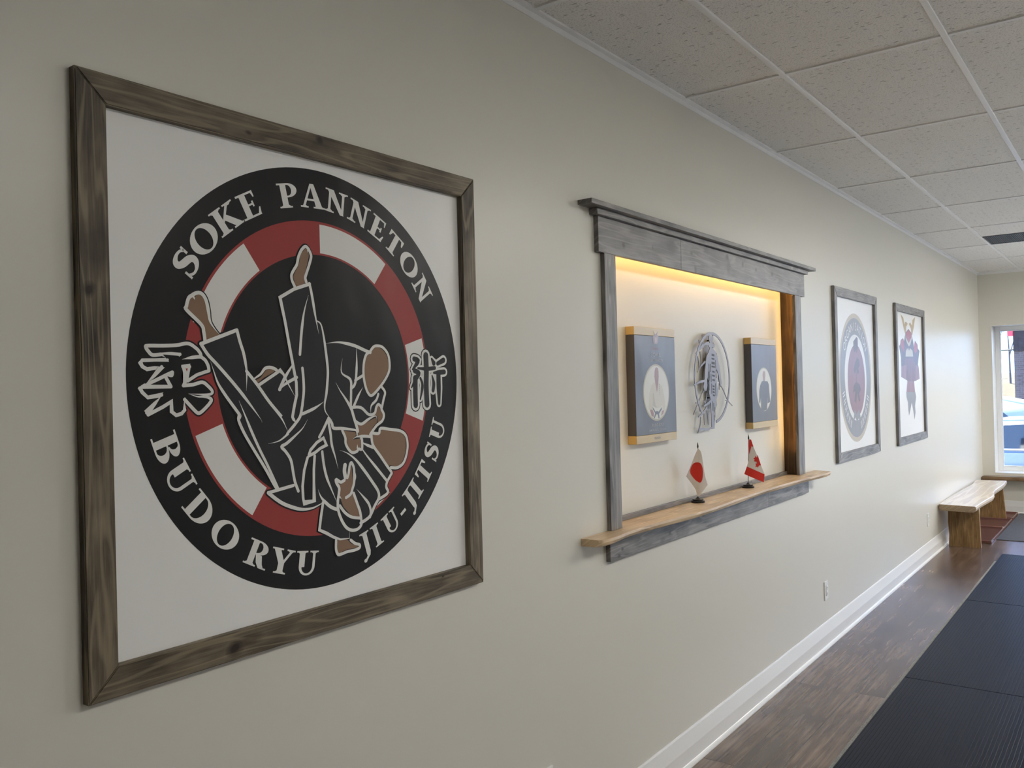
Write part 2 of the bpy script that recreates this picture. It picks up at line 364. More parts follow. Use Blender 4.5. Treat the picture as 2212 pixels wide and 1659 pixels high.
def brick_material():
    mt, n, b = newmat('brown brick'); lk = n.links.new
    t = N(n, 'ShaderNodeTexCoord'); mp = N(n, 'ShaderNodeMapping'); mp.inputs['Rotation'].default_value = (R(90), 0, R(90)); lk(t.outputs['Object'], mp.inputs[0])
    sx = N(n, 'ShaderNodeSeparateXYZ'); lk(t.outputs['Object'], sx.inputs[0]); cb = N(n, 'ShaderNodeCombineXYZ'); lk(sx.outputs['Y'], cb.inputs['X']); lk(sx.outputs['Z'], cb.inputs['Y'])
    br = N(n, 'ShaderNodeTexBrick'); br.inputs['Scale'].default_value = 1; br.inputs['Brick Width'].default_value = .15; br.inputs['Row Height'].default_value = .05; br.inputs['Mortar Size'].default_value = .004
    br.inputs['Color1'].default_value = (.075, .050, .046, 1); br.inputs['Color2'].default_value = (.105, .074, .068, 1); br.inputs['Mortar'].default_value = (.13, .11, .105, 1)
    lk(cb.outputs[0], br.inputs['Vector']); lk(br.outputs['Color'], b.inputs['Base Color']); b.inputs['Roughness'].default_value = .9
    return mt
def printmat(name, col, rough=.34, spec=.5):
    """ink on satin sheet, faintly rippled"""
    mt, n, b = newmat(name); lk = n.links.new
    b.inputs['Base Color'].default_value = (*col, 1); b.inputs['Roughness'].default_value = rough; b.inputs['Specular IOR Level'].default_value = spec
    t = N(n, 'ShaderNodeTexCoord'); mp = N(n, 'ShaderNodeMapping'); mp.inputs['Scale'].default_value = (1.6, 1, 1.0); lk(t.outputs['Object'], mp.inputs[0])
    no = N(n, 'ShaderNodeTexNoise'); no.inputs['Scale'].default_value = 3.0; no.inputs['Detail'].default_value = 2; lk(mp.outputs[0], no.inputs['Vector'])
    bp = N(n, 'ShaderNodeBump'); bp.inputs['Strength'].default_value = .5; bp.inputs['Distance'].default_value = .012; lk(no.outputs['Fac'], bp.inputs['Height']); lk(bp.outputs[0], b.inputs['Normal'])
    return mt

PAINT = paint_material(); TILE = tile_material(); FLOOR = floor_material(); RUBBER = mat_material()
FRAMEWOOD = wood('brown stained pine', (.028, .021, .014), (.128, .103, .070), (.24, .200, .138), rough=.5, spec=.3, knots=[(.8625, 1.944, .011, .016, .95), (.880, 2.03, .05, .06, .6), (.905, 1.90, .03, .05, .4), (1.181, 1.1425, .022, .018, .95), (1.225, 1.155, .035, .014, .5), (1.468, 2.372, .012, .010, .9), (1.251, 2.345, .010, .006, .9), (1.90, 1.17, .006, .003, .9), (2.075, 1.83, .025, .10, .35)])
GREYWOOD = wood('grey stained pine', (.060, .056, .054), (.175, .165, .158), (.27, .258, .25), rough=.42, spec=.5, knots=[(3.053, 2.293, .014, .013, .95), (4.124, 2.362, .020, .020, .95), (4.14, 2.31, .025, .045, .5), (4.77, 2.336, .024, .014, .95), (3.74, 2.262, .014, .022, .85), (3.70, 2.335, .014, .010, .8), (3.31, 2.314, .008, .010, .8), (4.33, 2.345, .014, .016, .8), (4.52, 2.335, .014, .012, .8), (5.05, 2.30, .012, .008, .8), (2.98, 1.075, .010, .008, .8), (2.95, 1.05, .012, .009, .7), (3.40, 1.075, .014, .010, .8), (3.33, 1.055, .03, .010, .5), (4.39, 1.105, .014, .008, .8), (3.75, 1.10, .008, .006, .8)])
DARKEDGE = wood('dark stained board edge', (.012, .009, .006), (.030, .022, .016), (.055, .042, .030), rough=.55, spec=.3, knot=False)
JAMBWOOD = wood('brown stained jamb', (.020, .010, .004), (.050, .027, .011), (.10, .058, .026), rough=.45, spec=.35, knot=False, ring=.6)
SHELFWOOD = wood('pale varnished pine shelf', (.44, .30, .17), (.62, .46, .29), (.70, .55, .37), rough=.38, spec=.45, knot=True)
BENCHTOP = wood('pale varnished slab', (.53, .45, .36), (.59, .51, .42), (.62, .55, .46), rough=.26, spec=.55, knot=False, gs=.6, ring=.35, bump=.05, blot=.3)
BENCHEND = wood('tan bench end grain', (.20, .14, .085), (.33, .245, .16), (.40, .31, .21), rough=.6, spec=.3, knot=False, blot=.3)
BENCHLEG = wood('honey brown slab', (.13, .072, .025), (.25, .15, .06), (.34, .215, .095), rough=.45, spec=.4, knot=False, gs=.8)
SILLWOOD = wood('brown varnished sill slab', (.07, .04, .02), (.16, .10, .055), (.26, .17, .10), rough=.22, spec=.55, knot=True, gs=.6)
WHITE = plain('white trim paint', (.78, .78, .77), rough=.32, spec=.5)
GRIDM = plain('white enamelled steel', (.80, .80, .80), rough=.35, spec=.5)
VINYL = plain('white vinyl window frame', (.80, .82, .84), rough=.3)
PLASTIC = plain('white plastic', (.80, .80, .79), rough=.28)
SLOT = plain('dark slot', (.02, .02, .02), rough=.7)
FOAM = carpet_material('speckled grey foam', (.17, .17, .165), (.27, .265, .25), 140)
CARPET = carpet_material('charcoal carpet', (.045, .047, .054), (.15, .155, .175), 300)
BLACKP = plain('black plastic', (.008, .008, .009), rough=.3)
STEEL = plain('silver grey metal', (.25, .25, .285), rough=.45, metal=.35)
STEELEDGE = plain('dark cut metal edge', (.03, .03, .035), rough=.5, metal=.3)
TRAYM = plain('brown plastic tray', (.17, .085, .07), rough=.26, spec=.6)
GREYMETAL = plain('grey vent metal', (.10, .105, .11), rough=.5)
LEDM = plain('warm light strip', (.9, .7, .4), emit=((1.0, .60, .20), LED))
DIFF_DIM = plain('dimmer lamp diffuser', (.9, .9, .9), emit=((1.0, .965, .90), LAMP * .50))
DIFF_FAR = plain('brighter lamp diffuser', (.9, .9, .9), emit=((1.0, .965, .90), LAMP * 2.0))
DIFF = plain('lamp diffuser', (.9, .9, .9), emit=((1.0, .965, .90), LAMP))
def inks(sfx, spec): return {
    'paper': printmat('white sheet' + sfx, (.82, .82, .81), .34, spec),
    'black': printmat('black ink' + sfx, (.007, .007, .0085), .34, spec),
    'red': printmat('red ink' + sfx, (.33, .045, .042), .34, spec),
    'white': printmat('off white ink' + sfx, (.76, .76, .735), .34, spec),
    'gi': printmat('charcoal ink' + sfx, (.021, .021, .025), .34, spec),
    'belt': printmat('deep black ink' + sfx, (.0075, .0078, .009), .34, spec),
    'skin': printmat('tan ink' + sfx, (.25, .155, .10), .34, spec),
    'gold': printmat('gold ink' + sfx, (.42, .31, .14), .34, spec),
    'grey': printmat('slate ink' + sfx, (.22, .22, .24), .34, spec),
    'pale': printmat('pale gold ink' + sfx, (.50, .44, .33), .34, spec),
    'dark': printmat('dark maroon ink' + sfx, (.085, .045, .05), .34, spec),
    'maroon': printmat('maroon ink' + sfx, (.16, .06, .075), .34, spec),
    'rose': printmat('rose ink' + sfx, (.24, .10, .12), .34, spec),
}
PRINT = inks('', .24); PRINT_FAR = inks(' far', .85)
# ---------------------------------------------------------------- setting
XF, HC, YR, XB = 12.36, 3.054, -6.2, -4.5          # far wall, ceiling, right wall, back wall
NX0, NX1, NZ0, NZ1, NY = 2.972, 5.199, 1.128, 2.31, 0.082   # recess in the left wall
WY0, WY1, WZ0, WZ1 = -0.140, -1.72, 0.498, 2.372   # window opening
DY0, DY1, DZ1 = -1.98, -5.6, 2.94                    # unseen glazed entry added beside it for more daylight
bm = BM()
box(bm, XB, NX0, 0, .2, 0, HC + .2); box(bm, NX1, XF + .42, 0, .2, 0, HC + .2)
box(bm, NX0, NX1, 0, .2, 0, NZ0); box(bm, NX0, NX1, 0, .2, NZ1, HC + .2); box(bm, NX0, NX1, NY, .2, NZ0, NZ1)
tag(link('wall_left', bm, PAINT), kind='structure')
bm = BM()
box(bm, XF, XF + .42, DY0, 0, 0, WZ0); box(bm, XF, XF + .42, DY0, 0, WZ1, HC + .2); box(bm, XF, XF + .42, WY0, 0, WZ0, WZ1); box(bm, XF, XF + .42, DY0, WY1, WZ0, WZ1)
box(bm, XF, XF + .42, DY1, DY0, DZ1, HC + .2); box(bm, XF, XF + .42, YR, DY1, 0, HC + .2)
tag(link('wall_front', bm, PAINT), kind='structure')
bm = BM(); box(bm, XB, XF + .42, YR - .2, YR, 0, HC + .2); tag(link('wall_right', bm, PAINT), kind='structure')
bm = BM(); box(bm, XB - .2, XB, YR - .2, .2, 0, HC + .2); tag(link('wall_back', bm, PAINT), kind='structure')
bm = BM(); box(bm, XB, XF + .42, YR - .2, .2, -.2, 0); tag(link('floor', bm, FLOOR), kind='structure')
bm = BM(); box(bm, XB, XF + .42, YR - .2, .2, HC + .005, HC + .2); tag(link('ceiling', bm, TILE), kind='structure')
# exposed tee grid and wall angle
GX = [3.687 + 1.2192 * i for i in range(-6, 8)]; GY = [-.476 - .635 * i for i in range(10) if -.476 - .635 * i > YR]
bm = BM()
for y in GY: box(bm, XB, XF, y - .012, y + .012, HC - .003, HC + .006, bev=.0012)
for x in GX:
    if XB < x < XF:
        ys = [0.0] + GY + [YR]
        for a, b in zip(ys[:-1], ys[1:]): box(bm, x - .011, x + .011, b + .012, a - .012, HC - .0015, HC + .006)
box(bm, XB, XF, -.022, 0, HC - .004, HC + .006); box(bm, XB, XF, -.0025, 0, HC - .026, HC)
box(bm, XF - .022, XF, YR, 0, HC - .004, HC + .006); box(bm, XF - .0025, XF, YR, 0, HC - .026, HC)
tag(link('trim_1', bm, GRIDM), kind='structure')
# baseboards
prof = [(0, 0), (-.030, 0), (-.030, .006), (-.027, .014), (-.020, .018), (-.018, .020), (-.019, .086), (-.006, .150), (-.003, .157), (0, .157)]
bm = BM(); prism(bm, prof, 'x', XB, XF); tag(link('baseboard_left', bm, WHITE), kind='structure')
bm = BM(); prism(bm, [(XF + p[0], p[1]) for p in prof], 'y', DY0 + .02, -.03); tag(link('baseboard_front', bm, WHITE), kind='structure')

# window: white vinyl frame set deep in a white lined opening
wf = XF + .30
bm = BM()
box(bm, XF - .002, XF + .42, WY0 - .004, WY0 + .0, WZ0, WZ1); box(bm, XF - .002, XF + .42, WY1, WY1 + .004, WZ0, WZ1)
box(bm, XF - .002, XF + .42, WY1, WY0, WZ1 - .004, WZ1); box(bm, XF - .002, XF + .42, WY1, WY0, WZ0, WZ0 + .004)
win = tag(link('window_1', bm, WHITE), kind='structure')
def wframe(y0, y1, z0, z1, w, xa, xb, name, mat, par=None):
    bm = BM()
    box(bm, xa, xb, y0 - w, y0, z0, z1, bev=.004); box(bm, xa, xb, y1, y1 + w, z0, z1, bev=.004)
    box(bm, xa, xb, y1 + w, y0 - w, z0, z0 + w, bev=.004); box(bm, xa, xb, y1 + w, y0 - w, z1 - w, z1, bev=.004)
    return link(name, bm, mat, par or win)
GL, gn, gb = newmat('window glass')
gn.nodes.remove(gb)
_g = N(gn, 'ShaderNodeBsdfGlossy'); _g.inputs['Roughness'].default_value = 0.0
_t = N(gn, 'ShaderNodeBsdfTransparent'); _t.inputs['Color'].default_value = (.93, .96, .97, 1)
_f = N(gn, 'ShaderNodeFresnel'); _f.inputs['IOR'].default_value = 1.35
_m = N(gn, 'ShaderNodeMixShader'); gn.links.new(_f.outputs[0], _m.inputs[0]); gn.links.new(_t.outputs[0], _m.inputs[1]); gn.links.new(_g.outputs[0], _m.inputs[2])
gn.links.new(_m.outputs[0], [x for x in gn.nodes if x.type == 'OUTPUT_MATERIAL'][0].inputs[0])
ny = 1
for i in range(ny):
    a = WY0 - .004 + (WY1 - WY0 + .008) * i / ny; b = WY0 - .004 + (WY1 - WY0 + .008) * (i + 1) / ny
    wframe(a, b, WZ0 + .004, WZ1 - .004, .050, wf, wf + .07, 'window_frame', VINYL)
    wframe(a - .050, b + .050, WZ0 + .054, WZ1 - .054, .012, wf + .02, wf + .05, 'glazing_bead', VINYL)
    bm = BM(); box(bm, wf + .033, wf + .037, b + .055, a - .055, WZ0 + .058, WZ1 - .058)
    link('pane', bm, GL, win)
added_door = tag(link('added_door_1', (lambda b: (box(b, wf, wf + .10, DY1, DY0, -.0, .02), b)[1])(BM()), VINYL), kind='structure')  # glazed entry out of view, added to let more daylight in
for i in range(3):
    a = DY0 + (DY1 - DY0) * i / 3; b = DY0 + (DY1 - DY0) * (i + 1) / 3
    for z0, z1 in ((.02, 2.15), (2.15, DZ1)):
        wframe(a, b, z0, z1, .055, wf, wf + .09, 'added_door_frame' if i == 1 else 'added_sidelight_frame', VINYL, added_door)
        bm = BM(); box(bm, wf + .04, wf + .044, b + .055, a - .055, z0 + .055, z1 - .055); link('pane', bm, GL, added_door)
# daylight portals exactly in the two openings
def portal(y0, y1, z0, z1):
    pl = bpy.data.lights.new('daylight portal', 'AREA'); pl.shape = 'RECTANGLE'; pl.size = y0 - y1; pl.size_y = z1 - z0; pl.cycles.is_portal = True
    po = bpy.data.objects.new('daylight portal', pl); COL.objects.link(po); po.location = (XF + .43, (y0 + y1) / 2, (z0 + z1) / 2); po.rotation_euler = Vector((-1, 0, 0)).to_track_quat('-Z', 'Z').to_euler()
portal(WY0, WY1, WZ0, WZ1); portal(DY0, DY1, .02, DZ1)

# slab sill shelf under the window
pts = [(XF - .001, -.012)] + [(XF - .165 - .012 * math.sin(3.1 * i) - .008 * math.sin(7.3 * i + 1), -.012 - .13 * i) for i in range(15)] + [(XF - .001, -1.83)]
bm = BM(); prism(bm, pts, 'z', .418, .468, uv=1)
bmesh.ops.bevel(bm, geom=[e for e in bm.edges if abs(e.verts[0].co.z - e.verts[1].co.z) < 1e-5 and len(e.link_faces) == 2 and e.calc_face_angle(0) > .5], offset=.006, segments=2, affect='EDGES')
tag(link('sill_shelf', bm, SILLWOOD), 'brown live-edge wooden sill shelf running under the far window', 'sill')

# ---------------------------------------------------------------- ceiling lamps (unseen, added to brighten the room) and vent
def added_ceiling_lamp(x0, y1, label, mt=DIFF):
    y0 = y1 - .635
    e = empty('added_ceiling_light', (x0 + .61, (y0 + y1) / 2, HC), label, 'ceiling light', 'added ceiling lights')
    bm = BM()
    for (a, b, c, d) in ((x0 + .012, x0 + .045, y0 + .012, y1 - .012), (x0 + 1.174, x0 + 1.207, y0 + .012, y1 - .012), (x0 + .045, x0 + 1.174, y0 + .012, y0 + .045), (x0 + .045, x0 + 1.174, y1 - .045, y1 - .012)):
        box(bm, a, b, c, d, HC - .006, HC + .004)
    link('lamp_frame', bm, GRIDM, e)
    bm = BM(); box(bm, x0 + .045, x0 + 1.174, y0 + .045, y1 - .045, HC - .003, HC + .004); link('diffuser', bm, mt, e)
LY = GY[3]
added_ceiling_lamp(GX[4], LY, 'added unseen white ceiling light panel nearest the big round-emblem poster', DIFF_DIM)
added_ceiling_lamp(GX[7], LY, 'added unseen white ceiling light panel halfway along the room')
added_ceiling_lamp(GX[12], GY[4], 'added unseen white ceiling light panel above the end of the room by the far wall', DIFF_FAR)
added_ceiling_lamp(GX[10], GY[3], 'added unseen white ceiling light panel beside the grey return air vent')
vx0, vx1, vy1, vy0 = 9.205, 9.772, GY[0] - .014, GY[1] + .014
v = empty('ceiling_vent', ((vx0 + vx1) / 2, (vy0 + vy1) / 2, HC), 'grey slotted return air vent set in the white ceiling grid', 'vent')
bm = BM()
box(bm, vx0, vx1, vy0, vy0 + .012, HC - .004, HC + .004); box(bm, vx0, vx1, vy1 - .012, vy1, HC - .004, HC + .004); box(bm, vx0, vx0 + .012, vy0 + .012, vy1 - .012, HC - .004, HC + .004); box(bm, vx1 - .012, vx1, vy0 + .012, vy1 - .012, HC - .004, HC + .004)
link('vent_frame', bm, GREYMETAL, v)
bm = BM()
for i in range(40):
    y = vy0 + .02 + (vy1 - vy0 - .04) * i / 39
    box(bm, vx0 + .012, vx1 - .012, y - .0022, y + .0022, HC - .002, HC + .0045)
link('grille', bm, GREYMETAL, v)
bm = BM(); box(bm, vx0 + .012, vx1 - .012, vy0 + .012, vy1 - .012, HC + .003, HC + .0048); link('duct_opening', bm, SLOT, v)

# ---------------------------------------------------------------- floor things
ZM = .009
for i, (a, b) in enumerate(((3.17, 5.258), (5.264, 7.337), (7.343, 9.42))):
    bm = BM(); box(bm, a, b, -2.40, -.553, .0005, ZM, bev=.002)
    lab = ('black ribbed rubber floor mat nearest the camera', 'black ribbed rubber floor mat in the middle of the row', 'black ribbed rubber floor mat at the far end, nearest the bench')[i]
    tag(link('rubber_mat', bm, RUBBER), lab, 'mat', 'rubber mats in a row on the wood floor')
bm = BM()
pts = [(3.10, -.5525)] + [(3.10 + .35 * i, -.535 + .002 * math.sin(2.3 * i)) for i in range(18)] + [(9.05, -.5525)]
prism(bm, pts, 'z', .0004, .003); tag(link('underlay_strip', bm, FOAM), 'thin speckled grey underlay strip showing along the edge of the black mats', 'underlay')
bm = BM(); box(bm, XB + .05, XF - .12, YR + .05, -2.45, .0005, .03, bev=.004); tag(link('bounce_mat', bm, plain('pale grey bounce vinyl', (.55, .555, .56), rough=.5)), 'added unseen pale grey bounce mat to the right of the black rubber mats', 'mat')  # unseen pale mat, added to bounce lamp light up to the ceiling
bm = BM(); box(bm, 10.245, XF - .05, -2.4, -.40, .0005, .008, bev=.002); tag(link('entry_carpet', bm, CARPET), 'charcoal entry carpet on the floor beside the bench and trays', 'carpet')
def tray(x0, x1, y1, label):
    y0 = -.392; x1 -= .006
    e = empty('boot_tray', ((x0 + x1) / 2, (y0 + y1) / 2, 0), label, 'tray', 'brown boot trays under the bench')
    bm = BM(); box(bm, x0 + .02, x1 - .02, y0 + .02, y1 - .02, .0005, .005)
    k = int((x1 - x0) / .028)
    for i in range(k):
        x = x0 + .03 + (x1 - x0 - .06) * i / (k - 1); box(bm, x - .006, x + .006, y0 + .03, y1 - .03, .005, .009)
    link('ribbed_bottom', bm, TRAYM, e)
    bm = BM()
    for (ax, bx, ay, by) in ((x0, x1, y0, y0 + .012), (x0, x1, y1 - .012, y1), (x0, x0 + .012, y0 + .012, y1 - .012), (x1 - .012, x1, y0 + .012, y1 - .012)):
        box(bm, ax, bx, ay, by, .0005, .030, bev=.004)
    link('rim', bm, TRAYM, e)
tray(9.985, 10.985, -.034, 'brown plastic boot tray nearest the camera, beside the bench leg')
tray(10.99, 11.665, -.034, 'middle brown plastic boot tray under the bench')
tray(11.75, 12.27, -.034, 'brown plastic boot tray by the far wall below the sill shelf')

# bench: live-edge slab on two slab legs
bn = empty('bench', (10.6, -.19, 0), 'wooden bench with pale wavy live-edge seat and honey brown slab legs by the wall', 'bench')
fr_ = [(9.345, -.352), (9.7, -.358), (10.0, -.372), (10.25, -.383), (10.42, -.375), (10.55, -.352), (10.8, -.338), (11.1, -.340), (11.4, -.345), (11.84, -.330)]
bk_ = [(11.80, -.004), (11.6, -.012), (11.3, -.030), (11.0, -.026), (10.6, -.016), (10.2, -.010), (9.8, -.008), (9.38, -.016)]
outl = [tuple(p)[:2] for p in catmull([(a, b, 0) for a, b in fr_], n=4)] + [tuple(p)[:2] for p in catmull([(a, b, 0) for a, b in bk_], n=4)]
bm = BM(); n = len(outl)
cx_, cy_ = 10.6, -.185
rings = []
for z, k in ((.398, .030), (.41, .010), (.435, .0), (.455, .004), (.46, .009)):
    rings.append([bm.verts.new((p[0] - (k if p[0] > cx_ else -k) * .3, p[1] - (k if p[1] > cy_ else -k) * (.25 if p[1] > cy_ else 1), z)) for p in outl])
for a, b in zip(rings[:-1], rings[1:]):
    for i in range(n): bm.faces.new((a[i], a[(i + 1) % n], b[(i + 1) % n], b[i]))
for rg, rev in ((rings[0], True), (rings[-1], False)):
    for t in tessellate_polygon([[v.co for v in rg]]): bm.faces.new([rg[i] for i in t])
bmesh.ops.recalc_face_normals(bm, faces=bm.faces); bm.normal_update(); uvbox(bm, list(bm.faces), 0)
for f_ in bm.faces:
    if abs(f_.normal.x) > .8: f_.material_index = 1
link('seat', bm, [BENCHTOP, BENCHEND], bn)
def slab_leg(x, yb, yf, spread):
    bm = BM()
    prism(bm, [(yf - spread, .0), (yf - spread * .5, .2), (yf, .3985), (yb, .3985), (yb + .004, .25), (yb - .004, .12), (yb + .002, 0)], 'x', x - .024, x + .024, uv=2)
    return link('leg', bm, BENCHLEG, bn)
slab_leg(9.70, -.047, -.325, .012); slab_leg(11.70, -.050, -.300, .030)

# wall outlets
def outlet(x, z, label):
    e = empty('wall_outlet', (x, 0, z), label, 'outlet', 'white outlets low on the wall')
    bm = BM(); box(bm, x - .037, x + .037, -.0075, -.0003, z - .061, z + .061, bev=.003, seg=2); link('cover_plate', bm, PLASTIC, e)
    bm = BM(); box(bm, x - .0175, x + .0175, -.0105, -.007, z - .034, z + .034, bev=.0012); r_ = link('receptacle', bm, PLASTIC, e)
    for dz in (-.018, .018):
        bm = BM()
        box(bm, x - .008, x - .005, -.0108, -.0103, dz + z - .005, dz + z + .005); box(bm, x + .005, x + .008, -.0108, -.0103, dz + z - .004, dz + z + .004); box(bm, x - .002, x + .002, -.0108, -.0103, dz + z - .012, dz + z - .008)
        link('socket_slots', bm, SLOT, r_)
outlet(5.665, .357, 'white wall outlet below the lit wooden niche')
outlet(8.91, .368, 'white wall outlet just before the bench')
outlet(2.437, .338, 'white wall outlet nearest the camera, between the big poster and the niche')

# traced outlines of the printed artwork, in 0.1 mm on the sheet
FILLS=[('gi',0,[(-3546,774),(-2590,1123),(-2494,832),(-2360,222),(-2327,163),(-2051,-137),(-1404,184),(-1208,-43),(-1005,310),(-1327,1978),(-386,2386),(-327,2134),(-161,1285),(-183,1467),(-47,1376),(39,1033),(106,905),(477,926),(1125,843),(1519,716),(1471,213),(1698,-476),(1959,-296),(2148,-439),(2070,-809),(2053,-850),(1776,-979),(1837,-1074),(1600,-1545),(1638,-1799),(2208,-2468),(2332,-2690),(2157,-3023),(2183,-3212),(1887,-3341),(1690,-3547),(1526,-3754),(1211,-3915),(1085,-4054),(845,-4041),(754,-4104),(750,-4236),(428,-4219),(-239,-3890),(-121,-3220),(-412,-3292),(-681,-3300),(-1275,-3131),(-1324,-3105),(-1788,-2784),(-1540,-2731),(-1869,-2191),(-2416,-1353),(-2612,-930),(-2915,-453),(-3229,161),(-3310,390)]),('belt',0,[(-534,-1973),(-489,-1828),(-279,-1651),(-55,-1547),(37,-1736),(-174,-1808),(-342,-1903),(-372,-1986),(-396,-2325),(-407,-3122),(-729,-3136),(-765,-3006),(-769,-2711),(-704,-2318),(-588,-2011)]),('belt',0,[(441,-3367),(798,-3656),(1170,-3774),(1179,-3955),(1055,-4050),(845,-4052),(641,-3945),(474,-3701)]),('skin',1,[(-3749,1835),(-3849,1557),(-3512,1256),(-3453,1051),(-3394,873),(-3054,989),(-3298,1238),(-3374,1643),(-3444,1809),(-3548,1887),(-3633,1871),(-3676,1821)]),('skin',1,[(-816,2303),(-877,2445),(-900,2548),(-817,2703),(-720,2860),(-669,3077),(-563,3227),(-440,3315),(-416,3211),(-385,3151),(-423,2976),(-512,2711),(-551,2559),(-502,2425)]),('skin',1,[(-2121,-57),(-1951,22),(-1801,183),(-1652,235),(-1530,174),(-1854,12),(-2051,-117)]),('skin',1,[(1548,659),(1675,707),(1805,802),(1949,836),(2125,786),(2282,637),(2358,451),(2350,215),(2195,5),(1960,-249),(1714,-465),(1547,-313),(1462,-61),(1440,213),(1480,487)]),('skin',1,[(1910,-788),(1826,-912),(1681,-999),(1869,-1064),(1895,-1238),(1992,-1196),(2094,-1061),(2082,-921),(2018,-930),(1973,-824)]),('skin',0,[(1088,-1212),(1283,-1289),(1820,-1096),(1863,-1237),(1716,-1345),(1567,-1577),(1122,-1540),(1172,-1419)]),('skin',0,[(606,-1399),(1049,-1457),(1077,-1537),(953,-1653),(1241,-1637),(1248,-1875),(1111,-1877),(1109,-1933),(972,-1979),(855,-1903),(770,-1786),(716,-1627),(662,-1491)]),('skin',1,[(1693,-1573),(1948,-1565),(2032,-1465),(2340,-1494),(2739,-1563),(2938,-1694),(2981,-1936),(2938,-2173),(2811,-2401),(2604,-2514),(2340,-2456),(2241,-2471),(1991,-2170),(1715,-1850)]),('skin',0,[(886,-2330),(790,-2521),(682,-2688),(608,-2692),(488,-2801),(346,-2742),(456,-2897),(452,-3017),(489,-3219),(571,-3405),(799,-3634),(1140,-3770),(1142,-3702),(1088,-3493),(1006,-3236),(922,-3048),(896,-2933),(931,-2780),(906,-2622),(896,-2464)]),('skin',1,[(341,-4249),(660,-4278),(804,-4400),(1069,-4539),(829,-4538),(563,-4549),(416,-4597),(332,-4543),(321,-4410)])]
